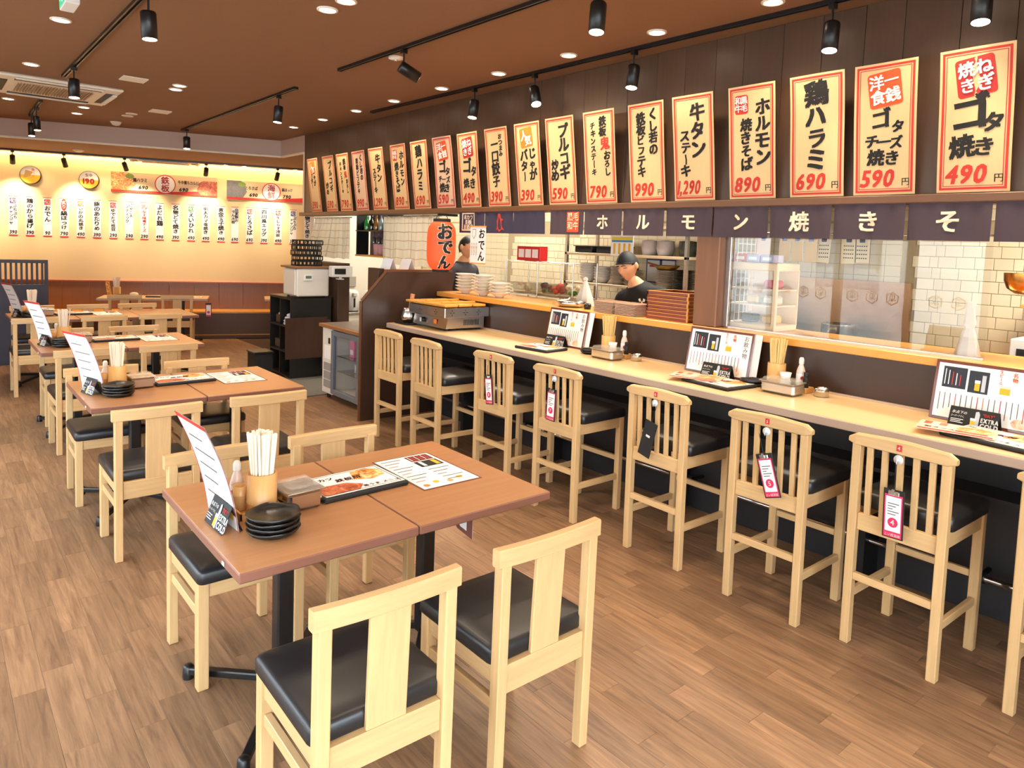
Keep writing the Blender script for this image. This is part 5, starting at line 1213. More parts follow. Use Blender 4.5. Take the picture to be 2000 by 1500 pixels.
# hanging paper strip for oden
t = thing('oden_strip', 'white hanging paper strip reading oden over the bowls', 'menu strip', (3.79, 5.09, 1.65), -PI/2)
MB().bx((-.115, -.001, -.165), (.115, .001, .165), PAPER).build('sheet', t); mb = MB(); letters(mb, 'おでん', .055, .15, .1, INK, True, .02, -.002, brush=.2)
for k in range(3): letters(mb, '大根玉子', -.02-.035*k, .02, .03, mat('olive_ink', (150, 130, 60), .7), True, 0, -.002)
mb.poly([(-.085, .14), (-.03, .14), (-.03, .09), (-.06, .05), (-.085, .08)], INKSOFT, -.0016).poly([(-.08, .135), (-.035, .135), (-.035, .092), (-.06, .058), (-.08, .082)], PAPER, -.0022); mb.build('lettering', t)
MB().bx((-.118, -.004, .16), (.118, .004, .17), LEDGE).bx((-.118, -.004, -.17), (.118, .004, -.16), LEDGE).build('batten', t)

# ================================================================== passage beside the counter: fridge, cabinet, towel warmer
fg = thing('glass_fridge', 'low white glass-door fridge beside the dark end panel', 'fridge', (3.16, 6.06, 0))
FW = mat('fridge_white', (224, 218, 208), .35)
mb = MB().bx((.02, 0, .06), (.7, .03, .74), FW).bx((.02, .84, .06), (.7, .87, .74), FW).bx((.66, .03, .06), (.7, .84, .74), FW).bx((.02, .03, .06), (.66, .6, .1), FW).bx((.02, .03, .7), (.66, .6, .74), FW).bx((.0, .6, .06), (.66, .84, .74), FW, .004); mb.build('body', fg)
MB().bx((-.02, -.02, .74), (.72, .9, .775), mat('fridge_top_wood', (150, 104, 66), .35, noise=.1, nscale=(30, 3, 30)), .004).build('wood_top', fg); MB().bx((.02, .02, .7755), (.68, .86, .778), mat('fridge_mat', (120, 112, 104), .4)).build('top_mat', fg)
mb = MB(); FG = mat('fridge_frame_grey', (124, 132, 142), .35, metal=.4)
mb.bx((-.02, .0, .08), (.02, .05, .73), FG, .003).bx((-.02, .555, .08), (.02, .6, .73), FG, .003).bx((-.02, .05, .08), (.02, .555, .13), FG, .003).bx((-.02, .05, .68), (.02, .555, .73), FG, .003); mb.build('door_frame', fg)
MB().add([(0, .05, .13), (0, .555, .13), (0, .555, .68), (0, .05, .68)], [(0, 1, 2, 3)], GLASS).build('door_glass', fg)
for z in (.3, .46): MB().bx((.05, .03, z), (.62, .6, z+.006), STEEL).build('shelf', fg)
for z0, z1 in ((.12, .2), (.21, .29), (.3, .38)): MB().bx((-.004, .64, z0), (.0, .8, z1), mat('grille_grey', (150, 146, 142), .5)).build('grille', fg)
MB().bx((-.004, .66, .58), (0, .7, .64), BLACKMAT).build('thermostat', fg); MB().bx((-.003, .65, .42), (0, .79, .56), PAPER).build('notice', fg)
for sx in (.06, .62):
    for sy in (.06, .8): MB().cyl((sx, sy, 0), (sx, sy, .06), .02, BLACKMAT, 8).build('foot', fg)
for (x, y, z, mt_, l) in ((.15, .4, .467, PINK, 'pink drink carton on the upper fridge shelf'), (.2, .28, .467, WHITE, 'white carton on the upper fridge shelf'), (.18, .35, .307, mat('frosted_tub', (190, 190, 200), .4), 'frosted tub on the lower fridge shelf'), (.22, .2, .101, FOODPALE, 'wrapped parcel on the fridge floor')):
    o = MB().bx((-.04, -.045, 0), (.04, .045, .17 if z > .4 else .1), mt_, .004).bx((-.041, -.03, .03), (-.04, .03, .08), PAPER).build('chilled_pack', None, (3.16+x, 6.06+y, z), label=l, cat='carton')
MB().bx((3.0, 6.95, .001), (3.9, 8.0, .012), mat('grey_floor_mat', (108, 106, 100), .9, noise=.2, nscale=(60, 60, 60))).build('floor_mat', label='grey floor mat in the passage behind the bar', cat='mat')
cb = thing('black_cabinet', 'black open-front service cabinet under the towel warmer', 'cabinet', (3.22, 7.9, 0)); BC = mat('black_cabinet', (26, 24, 23), .4)
MB().bx((0, 0, 0), (.5, .02, .95), BC).build('side', cb); MB().bx((0, .62, 0), (.5, .64, .95), BC).build('side', cb); MB().bx((.48, .02, 0), (.5, .62, .95), BC).build('back', cb)
for z in (.02, .3, .6, .93): MB().bx((0, .02, z), (.48, .62, z+.02), BC).build('shelf', cb)
MB().bx((0, .31, .04), (.48, .33, .93), BC).build('divider', cb)
MB().bx((.0, -.004, .955), (.52, .66, .957), BC).build('top', cb)
for (y, z, n, l, mt_) in ((8.05, .6205, 'towel_pile', 'crumpled white towels in the black cabinet', cloth_mat('towel', (214, 216, 226), .1)), (8.35, .6205, 'basket', 'small dark basket in the black cabinet', mat('basket_brown', (84, 60, 48), .7)), (8.38, .3205, 'basket', 'brown basket under the spray bottles', mat('basket_brown', (84, 60, 48), .7))):
    if n == 'basket': t = MB().bx((-.1, -.1, 0), (.1, .1, .01), mt_).bx((-.1, -.1, 0), (-.09, .1, .1), mt_).bx((.09, -.1, 0), (.1, .1, .1), mt_).bx((-.1, -.1, 0), (.1, -.09, .1), mt_).bx((-.1, .09, 0), (.1, .1, .1), mt_).bx((-.08, -.07, .01), (.08, .07, .12 if z > .5 else .02), WHITE, .004).build('basket', None, (3.36, y, z), label=l, cat='basket')
    else:
        t = thing('towel_pile', l, 'towels', (3.3, y, z))
        for k in range(4): MB().box((0, 0, .02+.035*k), (.16, .15-.02*k, .034), mt_, .012, Matrix.Rotation(.3*k, 3, 'Z')).build('towel', t)
for (y, mt_, l) in ((8.44, WHITE, 'white spray bottle with red collar in the cabinet'), (8.31, PINK, 'pink spray bottle in the cabinet')):
    t = thing('spray_bottle', l, 'bottle', (3.36, y, .341)); MB().lathe([(0, 0), (.03, 0), (.032, .05), (.02, .09), (.011, .1), (.011, .115)], mt_, n=14).build('body', t); MB().lathe([(.014, .1), (.014, .118)], REDPLASTIC, n=12).build('collar', t); MB().bx((-.035, -.01, .118), (.015, .01, .145), WHITE, .004).build('trigger_head', t)
aw = thing('towel_warmer', 'white towel warmer cabinet with a timer on its side', 'appliance', (3.26, 7.88, .958)); MB().bx((.02, 0, .015), (.42, .36, .34), FW, .012).build('body', aw); MB().bx((0, .01, .025), (.022, .35, .33), FW, .01).build('door', aw)
MB().bx((.1, -.018, .2), (.21, 0, .27), WHITE, .005).bx((.12, -.0195, .225), (.19, -.018, .258), mat('lcd_green', (92, 110, 96), .3)).build('kitchen_timer', aw)
for sx in (.05, .38): MB().cyl((sx, .05, 0), (sx, .05, .016), .014, BLACKMAT, 8).cyl((sx, .31, 0), (sx, .31, .016), .014, BLACKMAT, 8).build('feet', aw)
MB().bx((3.25, 7.87, 1.301), (3.7, 8.3, 1.325), mat('brown_tray', (140, 98, 70), .5), .006).build('brown_board', label='brown board lying on the towel warmer', cat='board')
for k in range(5):
    t = thing('black_crate', 'black plastic crate, %s of the stack on the towel warmer' % ('lowest', 'second lowest', 'middle', 'second highest', 'topmost')[k], 'crate', (3.48+.01*math.sin(k*2), 8.08, 1.3255+.062*k), .08*math.sin(k*1.7))
    mb = MB().bx((-.15, -.1, 0), (.15, .1, .006), BLACKMAT)
    for a, b, c, d in ((-.15, -.1, .15, -.094), (-.15, .094, .15, .1), (-.15, -.1, -.144, .1), (.144, -.1, .15, .1)): mb.bx((a, b, .045), (c, d, .06), BLACKMAT).bx((a, b, 0), (c, d, .012), BLACKMAT)
    for q in range(7):
        x = -.15+q*.0485; mb.bx((x, -.1, .01), (x+.012, -.094, .046), BLACKMAT).bx((x, .094, .01), (x+.012, .1, .046), BLACKMAT)
    for q in range(5):
        y = -.1+q*.047; mb.bx((-.15, y, .01), (-.144, y+.012, .046), BLACKMAT).bx((.144, y, .01), (.15, y+.012, .046), BLACKMAT)
    mb.build('basket_body', t)
MB().prism([(0, 0), (.5, 0), (.5, .47), (0, .47)], .02, mat('swing_door_wood', (62, 38, 28), .35, noise=.25, nscale=(40, 40, 3)), 'y').build('swing_door', None, (3.1, 7.74, .27), label='dark brown swing door panel in front of the black cabinet', cat='door panel')
MB().bx((3.6, 7.74, .1), (3.64, 7.9, .7), DARKPANEL).build('door_post', label='short dark post carrying the swing door', cat='post')
MB().bx((3.75, 7.79, 0), (3.9, 8.5, 1.37), DARKPANEL, .004).build('divider_panel', label='tall brown divider panel behind the towel warmer', cat='panel')
t = thing('order_terminal', 'grey order terminal with black screen on the divider panel', 'device', (3.62, 7.675, 1.21)); MB().bx((0, 0, 0), (.26, .1, .13), WHITE, .008).build('body', t); MB().bx((.03, -.003, .035), (.17, 0, .1), BLACKMAT).build('screen', t); MB().cyl((.13, .05, 0), (.13, .05, -.02), .02, WHITE, 10).bx((.1, .02, -.03), (.16, .114, -.018), WHITE).build('stand', t)
bn_ = thing('waste_bin', 'black waste bin standing before the black cabinet', 'bin', (2.98, 8.2, 0)); MB().prism([(-.1, -.13), (.1, -.13), (.1, .13), (-.1, .13)], .3, BLACKMAT, 'z').build('body', bn_); MB().bx((-.112, -.142, .3), (.112, .142, .325), BLACKM, .006).build('lid', bn_)
# kitchen corner seen through the passage
kc = thing('kitchen_cabinet', 'white kitchen cabinet under the hot water pots', 'cabinet', (4.15, 8.55, 0)); MB().bx((0, 0, 0), (1.2, .5, .66), KW, .004).build('body', kc); MB().bx((-.01, -.02, .66), (1.22, .5, .69), STEEL, .004).build('worktop', kc); MB().bx((.08, -.012, .1), (.5, 0, .6), WHITE, .004).build('door', kc); MB().bx((.55, -.012, .3), (1.0, 0, .6), BLACKMAT).build('oven_door', kc)
for x, l in ((4.4, 'nearest the passage'), (4.72, 'beside the power socket')):
    t = thing('water_boiler', 'white electric hot water pot ' + l, 'boiler', (x, 8.75, .69)); MB().lathe([(0, 0), (.1, 0), (.11, .02), (.115, .2), (.1, .26), (.06, .29), (0, .295)], WHITE, n=24).build('body', t); MB().bx((-.03, -.14, .2), (.03, -.09, .26), WHITE, .01).build('spout', t); MB().bx((-.012, -.117, .06), (.012, -.112, .18), BLACKMAT).build('gauge', t)
MB().bx((5.0, 9.03, 1.0), (5.12, 9.06, 1.14), mat('socket_steel', (190, 186, 180), .3, metal=.6), .004).cyl((5.06, 9.03, 1.07), (5.06, 9.0, 1.07), .03, BLACKMAT, 14).build('power_socket', label='square steel power socket on the white kitchen wall', cat='socket')
MB().bx((4.5, 9.03, 1.0), (4.62, 9.06, 1.14), MATS['socket_steel'], .004).build('power_socket', label='square socket with plugs behind the boilers', cat='socket')
# hanging cafe curtains and bottle shelf across the passage
CHK = cloth_mat('cream_check_cloth', (226, 214, 190), .3); CHL = mat('check_line', (188, 150, 112), .8)
def cafe_curtain(y0, y1, z0, z1, label, flare=0., x=3.93):
    t = thing('cafe_curtain', label, 'curtain', (x, y0, z1), -PI/2); L, H = y0-y1, z1-z0; n, m = 60, 12
    wv = lambda a, b, c: (a+flare*(-c/H)**1.3*(1 if a < L*.6 else .2)*-.34*(1-a/L), b+(.012+.018*(-c/H))*math.sin(a/L*2*PI*9)+.01*math.sin(a*31), c*(1+.0*a)+.012*math.sin(a/L*2*PI*4.5)*(-c/H))
    mb = MB(); vs = [(L*i/n, 0, -H*j/m) for j in range(m+1) for i in range(n+1)]
    mb.add(vs, [(j*(n+1)+i, (j+1)*(n+1)+i, (j+1)*(n+1)+i+1, j*(n+1)+i+1) for j in range(m) for i in range(n)], CHK, True).warp(wv).build('cloth', t)
    mb = MB()
    for k in range(5):
        for i in range(n): mb.rect(L*i/n, -H*(.14+.18*k), L*(i+1)/n, -H*(.14+.18*k)+.006, CHL, -.0015)
    for k in range(12):
        for j in range(m): mb.rect(L*(k+.5)/12, -H*(j+1)/m, L*(k+.5)/12+.005, -H*j/m, mat('check_line_pale', (206, 186, 158), .8), -.0012)
    mb.warp(wv).build('check_lines', t)
    MB().cyl((-.03, 0, .005), (L+.03, 0, .005), .007, STEEL, 8).build('rod', t)
cafe_curtain(8.86, 7.86, 1.42, 1.915, 'cream checked cafe curtain gathered by the wall corner', 1.0); cafe_curtain(7.05, 5.92, 1.40, 1.92, 'cream checked cafe curtain behind the paper lantern')
bs = thing('bottle_shelf', 'dark two-tier bottle shelf hanging between the checked curtains', 'shelf', (4.0, 7.1, 1.46)); MB().bx((0, 0, 0), (.2, .76, .02), LEDGE).build('lower_board', bs); MB().bx((0, 0, .3), (.2, .76, .312), BLACKM).build('upper_board', bs); MB().bx((.02, -.015, 0), (.18, 0, 1.089), BLACKM).build('upright', bs); MB().bx((.02, .76, 0), (.18, .775, 1.089), BLACKM).build('upright', bs); MB().bx((.2, 0, 0), (.215, .76, .5), mat('shelf_back', (110, 84, 84), .6)).build('back', bs)
for k in range(3): MB().lathe([(0, 0), (.04, 0), (.048, .13), (.046, .132), (.04, .005)], mat('pink_cup', (206, 150, 150), .35), n=16).build('pink_cup', None, (4.06, 7.22+.1*k, 1.4815), label='pink plastic cup upside down on the bottle shelf', cat='cup', group='pink cups on the bottle shelf')
for k, (mt_, nm) in enumerate(((mat('green_glass', (40, 150, 60), .1, spec=.8), 'bright green'), (mat('black_glass', (22, 24, 22), .1, spec=.8), 'black'), (mat('amber_glass', (150, 96, 30), .1, spec=.8), 'amber'), (mat('grey_glass', (150, 160, 158), .1, spec=.8), 'clear grey'), (mat('blue_glass', (120, 160, 180), .1, spec=.8), 'pale blue'), (MATS['black_glass'], 'tall dark'))):
    MB().lathe([(0, 0), (.032, 0), (.034, .01), (.034, .1), (.014, .14), (.012, .18), (0, .181)], mt_, n=14).build('liquor_bottle', None, (4.08, 7.72-.115*k, 1.773), label='%s liquor bottle on the upper shelf board' % nm, cat='bottle')
for k in range(3):
    t = thing('wine_glass', 'stemmed glass hanging under the upper shelf board', 'glass', (4.08, 7.3+.12*k, 1.622), 0, 'glasses hanging in the bottle shelf'); MB().lathe([(.03, .0), (.034, .05), (.006, .08), (.005, .13), (.03, .14)], mat('dark_glass', (70, 70, 72), .1, spec=.8), n=14).build('glass', t)
# low dark partition with white edged box and folded cards behind the end panel
MB().bx((3.2, 5.82, 0), (3.26, 6.02, 1.40), DARKPANEL, .003).build('low_partition', label='dark upright board between fridge and end panel', cat='panel')
MB().bx((3.3, 5.81, 1.0), (3.95, 6.0, 1.375), WHITE, .004).bx((3.29, 5.805, 1.375), (3.96, 6.01, 1.39), LEDGE).build('white_counter_box', label='white counter box with pine lid behind the end panel', cat='box')
for k in range(2): MB().prism([(-.05, 0), (0, .1), (.05, 0), (.047, 0), (0, .094), (-.047, 0)], .12, mat('pale_card', (214, 216, 222), .5), 'y').build('folded_card', None, (3.36+.2*k, 5.83, 1.391), (0, 0, .3), label='pale folded card standing on the white counter box', cat='card', group='folded cards on the counter box')

# ================================================================== kitchen behind the pass
t = thing('display_case', 'cream glass-fronted display warmer behind the glass screen', 'display case', (3.96, 2.27, LZ))
CC = mat('case_cream', (240, 216, 180), .4)
MB().bx((0, 0, 0), (.27, .36, .035), CC, .004).build('base', t); MB().bx((0, 0, .37), (.27, .36, .42), CC, .006).build('top', t); MB().bx((.26, 0, .03), (.27, .36, .38), CC).build('back', t)
for y in (0, .335): MB().bx((0, y, .03), (.025, y+.025, .38), CC, .003).build('front_post', t)
for z in (.15, .25): MB().bx((.01, .01, z), (.26, .35, z+.008), CC).build('shelf', t)
MB().add([(.006, .025, .035), (.006, .335, .035), (.006, .335, .37), (.006, .025, .37)], [(0, 1, 2, 3)], GLASS).build('door_glass', t); MB().bx((-.006, .3, .18), (.0, .31, .24), CC).build('door_handle', t)
for (y, z, mt_, l) in ((.1, .258, RED, 'red pack on the top shelf of the display case'), (.22, .158, mat('bread_yellow', (224, 184, 110), .6), 'yellow tub on the middle shelf of the display case'), (.1, .158, CERAMIC, 'white cup on the middle shelf of the display case'), (.1, .036, MATS['bread_yellow'], 'yellow bread on the floor of the display case'), (.25, .036, BLACKMAT, 'dark tin on the floor of the display case')):
    MB().bx((-.05, -.045, 0), (.05, .045, .055), mt_, .012).build('case_item', None, (4.1, 2.27+y, LZ+z), label=l, cat='food pack')
for k, (y, mt_, l) in enumerate(((2.57, RED, 'red carton lying on the display case'), (2.48, mat('lilac_print', (190, 186, 214), .5), 'lilac carton lying on the display case'), (2.38, mat('lilac_print', (190, 186, 214), .5), 'pale carton lying on the display case near its door'))):
    MB().bx((-.06, -.045, 0), (.06, .045, .05), mt_, .003).bx((-.061, -.03, .015), (-.06, .03, .035), PAPER).build('small_carton', None, (4.08, y, LZ+.4205), label=l, cat='carton')
gp = thing('wire_grid', 'pale wire grid panel between pillar and display case', 'wire grid', (3.975, 2.56, LZ)); mb = MB()
for k in range(5): mb.cyl((.05*k, 0, .0), (.05*k, 0, .72), .003, OFFWHITE, 5)
for k in range(13): mb.cyl((0, 0, .04+.055*k), (.2, 0, .04+.055*k), .0025, OFFWHITE, 5)
mb.build('wires', gp)
t = thing('squeeze_bottle', 'white squeeze bottle with red cap beside the display case', 'bottle', (3.95, 2.68, LZ)); MB().lathe([(0, 0), (.03, 0), (.034, .06), (.025, .1), (.015, .115)], WHITE, n=14).build('body', t); MB().lathe([(.018, .11), (.016, .13), (.006, .17), (0, .17)], REDPLASTIC, n=12).build('cap', t)
# notes hanging from a rail behind the glass
MB().cyl((4.3, 3.0, 1.80), (4.3, 1.0, 1.80), .006, STEEL, 8).bx((4.295, 1.0, 1.795), (4.305, 1.01, 2.56), STEEL).bx((4.295, 2.98, 1.795), (4.305, 2.99, 2.56), STEEL).build('note_rail', label='steel rail with clipped notes behind the glass screen', cat='rail')
NOTE = mat('kraft_note', (206, 168, 92), .6)
for k, (y, w_, h, mt_, l) in enumerate(((2.57, .1, .13, PAPER, 'white note sheet clipped nearest the pillar'), (2.42, .075, .15, NOTE, 'kraft note bag, first after the white note'), (2.33, .075, .15, NOTE, 'kraft note bag, second after the white note'), (2.24, .075, .15, NOTE, 'kraft note bag, third after the white note'), (2.155, .075, .15, mat('pale_note', (240, 224, 186), .6), 'pale note with dotted print beside the kraft bags'), (2.0, .09, .15, MATS['pale_note'], 'pale dotted calendar sheet on its own'), (1.92, .08, .14, MATS['pale_note'], 'narrow dotted calendar sheet past its neighbour'))):
    t = thing('clipped_note', l, 'note', (4.29, y, 1.77), -PI/2); MB().box((0, 0, -h/2), (w_, .003, h), mt_, 0, Matrix.Rotation(.05*math.sin(k*2), 3, 'Y')).build('sheet', t); MB().bx((-.015, -.01, -.02), (.015, .008, .03), BLUE if k < 4 else BLACKM, .003).build('clip', t)
    if k > 3:
        mb = MB()
        for a in range(5):
            for b in range(4): mb.rect(-.03+.013*a, -.045-.024*b, -.022+.013*a, -.039-.024*b, INK, -.003)
        mb.build('dots', t)
# steel range and hood seen through the glass
rg = thing('cooking_range', 'brown-tinged steel cooking range against the kitchen wall', 'range', (5.15, 2.15, 0)); BS_ = mat('brown_reflecting_steel', (176, 140, 108), .32, metal=.7, noise=.15, nscale=(3, 3, 8))
MB().bx((0, 0, 0), (.54, 1.5, .88), BS_, .004).build('body', rg); MB().bx((.5, 0, .88), (.54, 1.5, 1.48), BS_).build('backguard', rg); MB().bx((.02, .05, .88), (.5, 1.45, .9), BLACKM).build('hob', rg)
for k in range(3): MB().cyl((-.02, .25+.5*k, .78), (0, .25+.5*k, .78), .025, BLACKM, 12).build('knob', rg)
for k in range(2):
    t = thing('stock_pot', 'tall steel stock pot on the range, %s' % ('pillar side' if k else 'strainer side'), 'pot', (5.4, 2.55+.6*k, .9005)); MB().lathe([(0, 0), (.13, 0), (.13, .24), (.135, .245), (.125, .245), (.12, .01)], STEEL, n=24).build('pot', t); MB().tube([(-.13, -.04, .17), (-.16, -.04, .17), (-.16, .04, .17), (-.13, .04, .17)], .005, STEEL, 6).build('handle', t)
hd = thing('range_hood', 'steel extractor hood over the cooking range', 'hood', (5.0, 2.0, 2.05)); MB().prism([(0, 0), (.69, 0), (.69, .5), (.25, .5), (0, .12)], 1.9, STEEL, 'y').build('hood_shell', hd)
# copper strainer, cloth cone, shelf with tins at the right
t = thing('wire_strainer', 'copper wire ladle strainer hanging at the end of the glass screen', 'strainer', (4.32, 1.1, 1.5)); vs = []
MB().lathe([(0, 0), (.04, .005), (.075, .03), (.09, .07), (.092, .11)], COPPER, n=20).build('bowl', t); mb = MB()
for s in (-1, 1): mb.tube([(s*.012, 0, .10), (s*.02, 0, .16), (s*.01, 0, .22), (0, 0, .31)], .004, COPPER, 6)
mb.build('handle', t)
t = thing('hanging_cloth', 'white twisted cloth standing on the ledge at the glass end', 'cloth', (4.02, 1.24, LZ)); MB().lathe([(.06, 0), (.05, .05), (.03, .12), (.022, .14), (.03, .16), (.02, .24), (.025, .27), (0, .275)], MATS['white_cloth'], n=9, smooth=False).build('cloth', t)
ks = thing('tin_shelf', 'pine wall shelf on the cream tiles', 'shelf', (5.45, .9, 1.37)); MB().bx((0, 0, 0), (.25, .5, .025), LEDGE, .003).build('board', ks); MB().bx((.22, .05, -.12), (.245, .07, 0), STEEL).build('bracket', ks)
t = thing('wall_oven', 'small white-framed oven under the pine shelf', 'oven', (5.3, .9, .9)); MB().bx((0, 0, 0), (.39, .5, .28), WHITE, .006).build('body', t); MB().bx((-.004, .04, .04), (.0, .46, .22), BLACKM).build('door', t)
kb2 = thing('wall_counter', 'low white kitchen counter under the small oven', 'counter', (5.2, -.6, 0)); MB().bx((0, 0, 0), (.5, 2.4, .87), KW).build('body', kb2); MB().bx((-.02, 0, .87), (.5, 2.4, .9), TRAYWOOD).build('top', kb2)
# wire rack with boxes behind the splash guard
wr_ = thing('wire_rack', 'open wire rack with clear food boxes behind the splash guard', 'rack', (4.34, 4.42, .8705)); mb = MB()
for x in (0, .3):
    for y in (0, .47, .94): mb.cyl((x, y, 0), (x, y, .65), .006, STEEL, 6)
mb.build('posts', wr_)
for z in (.1, .33, .64):
    mb = MB()
    for k in range(7): mb.cyl((.05*k, 0, z), (.05*k, .94, z), .0022, STEEL, 5)
    for k in range(13): mb.cyl((0, .94*k/12, z), (.3, .94*k/12, z), .0022, STEEL, 5)
    mb.build('wire_shelf', wr_)
MB().bx((4.34, 4.3, .84), (4.75, 5.6, .868), STEEL, .003).bx((4.36, 4.32, 0), (4.4, 4.36, .84), STEEL).bx((4.7, 5.54, 0), (4.74, 5.58, .84), STEEL).bx((4.36, 5.54, 0), (4.4, 5.58, .84), STEEL).bx((4.7, 4.32, 0), (4.74, 4.36, .84), STEEL).build('prep_table', label='steel prep table under the wire rack', cat='table')
for k, (y, z, mt_, l) in enumerate(((4.55, .335, mat('pale_tub', (226, 200, 160), .3), 'pale plastic tub, hatch end of the wire rack'), (4.78, .335, RED, 'box with red chillies on the wire rack'), (4.95, .335, BLACKMAT, 'dark tray with greens on the wire rack'), (5.2, .335, mat('pale_tub', (226, 200, 160), .3), 'pale plastic tub, lantern end of the wire rack'), (4.6, .105, WHITE, 'white box low in the wire rack, hatch end'), (5.1, .105, mat('purple_veg', (110, 80, 120), .5), 'purple vegetable box low in the wire rack'))):
    t = thing('food_box', l, 'box', (4.49, y, .8735+z)); MB().bx((-.1, -.09, 0), (.1, .09, .012), MATS['pale_tub']).bx((-.1, -.09, 0), (-.094, .09, .1), CLEARPLASTIC).bx((-.1, -.09, 0), (.1, -.084, .1), CLEARPLASTIC).bx((-.1, .084, 0), (.1, .09, .1), CLEARPLASTIC).bx((.094, -.09, 0), (.1, .09, .1), CLEARPLASTIC).build('tub', t)
    mb = MB()
    for q in range(9): mb.lathe([(0, 0), (.022, .01), (.026, .024), (.016, .042), (0, .046)], (mt_, GREEN)[1 if (k in (0, 2) and q % 3 == 0) else 0], (random.uniform(-.065, .065), random.uniform(-.055, .055), .012+.025*(q % 3)), 8)
    mb.build('contents', t, kind='stuff')
mb = MB()
t = thing('red_order_box', 'red framed box with three lit white windows on the rack', 'box', (4.5, 5.16, 1.516)); MB().bx((-.05, -.17, 0), (.05, .17, .14), REDPLASTIC, .004).build('frame', t)
for k in range(3): MB().bx((-.054, -.14+.1*k, .03), (-.05, -.06+.1*k, .11), PAPER).build('window', t)
# shelving behind the cook
su = thing('steel_shelving', 'steel kitchen shelving stacked with bowls behind the cook', 'shelving', (5.05, 3.75, 0)); mb = MB()
for x in (0, .45):
    for y in (0, 1.5): MB().bx((x, y, 0), (x+.03, y+.03, 2.0), STEEL).build('post', su)
for z in (.5, .95, 1.29, 1.585, 1.85): MB().bx((0, 0, z), (.48, 1.53, z+.025), mat('shelf_steel', (214, 190, 156), .35, metal=.4), .002).build('shelf', su)
_kb = MB().lathe([(0, 0), (.05, 0), (.055, .006), (.085, .045), (.088, .06), (.084, .06), (.05, .012), (0, .01)], CERAMIC, n=20).mesh('bowl')
for y, n in ((5.08, 6), (4.88, 5)):
    for k in range(n): put(_kb, 'kitchen_bowl', None, (5.2, y, 1.3155+.026*k), (0, 0, k), label='white bowl in a tall stack on the steel shelving', cat='bowl', group='white bowls on the shelving')
_kp = MB().lathe([(0, 0), (.055, 0), (.06, .003), (.095, .011), (.096, .013), (.05, .006), (0, .005)], mat('grey_plate', (206, 186, 164), .3), n=18).mesh('plate')
_kq = MB().lathe([(0, 0), (.055, 0), (.06, .003), (.095, .011), (.096, .013), (.05, .006), (0, .005)], mat('black_plate', (30, 26, 24), .3), n=18).mesh('plate')
for y, n, me_, l, x in ((4.66, 13, _kp, 'grey-white plate stacked on the shelving', 5.2), (4.47, 11, _kp, 'grey-white plate stacked on the shelving', 5.2), (4.08, 12, _kp, 'grey-white plate stacked on the shelving', 5.2), (3.88, 13, _kq, 'black plate stacked on the shelving near the pillar', 5.2)):
    for k in range(n): put(me_, 'dinner_plate', None, (x, y+.003*math.sin(k*2.1), 1.3155+.0135*k), (0, 0, k*.7), label=l, cat='plate', group=('black plates on the shelving' if me_ is _kq else 'grey-white plates on the shelving'))
t = thing('frying_pan', 'shallow brass-coloured pan resting on the plates', 'pan', (5.2, 4.08, 1.4805)); MB().lathe([(0, 0), (.08, 0), (.12, .045), (.122, .045), (.085, .006), (0, .006)], mat('brass_pan', (150, 112, 40), .35, metal=.6), n=24).build('bowl', t); MB().cyl((0, .1, .035), (0, .22, .06), .009, mat('pan_handle', (150, 90, 40), .5), 8).build('handle', t)
for k, (y, h, mt_, nm, l) in enumerate(((5.05, .07, BLACKMAT, 'oven_tray', 'dark oven tray on the upper steel shelf, rack end'), (4.75, .07, BLACKMAT, 'oven_tray', 'dark oven tray on the upper steel shelf, next along'), (4.3, .13, mat('pale_grey_tub', (200, 196, 200), .4), 'white_tub', 'pale grey tub on the upper steel shelf'), (4.12, .13, MATS['pale_grey_tub'], 'white_tub', 'second pale grey tub on the upper steel shelf'), (3.87, .13, mat('dark_green_pot', (52, 58, 52), .3), 'iron_pot', 'dark green pot on the upper steel shelf'))):
    t = thing(nm, l, 'pot' if nm == 'iron_pot' else nm.split('_')[1], (5.22, y, 1.611))
    if nm == 'oven_tray': MB().bx((-.14, -.12, 0), (.14, .12, h), mt_, .01).bx((-.15, -.13, h-.008), (.15, .13, h), mt_).build('body', t)
    else: MB().lathe([(0, 0), (.07, 0), (.085, h*.5), (.08, h), (.085, h+.006), (.03, h+.012), (0, h+.014)], mt_, n=18).build('body', t)
t = thing('beer_chart', 'yellow and blue printed chart hanging above the cook', 'poster', (4.7, 4.19, 1.69), -PI/2+.0); MB().bx((-.13, -.001, -.09), (.13, .001, .09), PAPER).build('sheet', t); mb = MB().rect(-.12, .05, .12, .075, YELLOW, -.002).rect(-.12, .03, .12, .048, mat('blue_print', (70, 140, 190), .5), -.002)
for k in range(4): mb.rect(-.1+.058*k, -.075, -.075+.058*k, .02, GOLD, -.002)
mb.build('print', t); MB().cyl((-.13, 0, .09), (-.13, 0, .86), .002, STEEL, 5).cyl((.13, 0, .09), (.13, 0, .86), .002, STEEL, 5).build('hanging_wire', t)
for y, mt_ in ((4.02, BLUE), (3.85, BLUE)):
    t = thing('notice_sheet', 'white notice with blue edge on the wall behind the plates, %s' % ('cook side' if y > 4 else 'pillar side'), 'notice', (5.685, y+.6, 1.45), -PI/2); MB().bx((-.1, -.002, -.12), (.1, 0, .12), PAPER).build('sheet', t); MB().frame(-.1, -.12, .1, .12, .012, BLUE, -.003).rect(-.06, .04, .02, .06, RED, -.003).build('print', t)

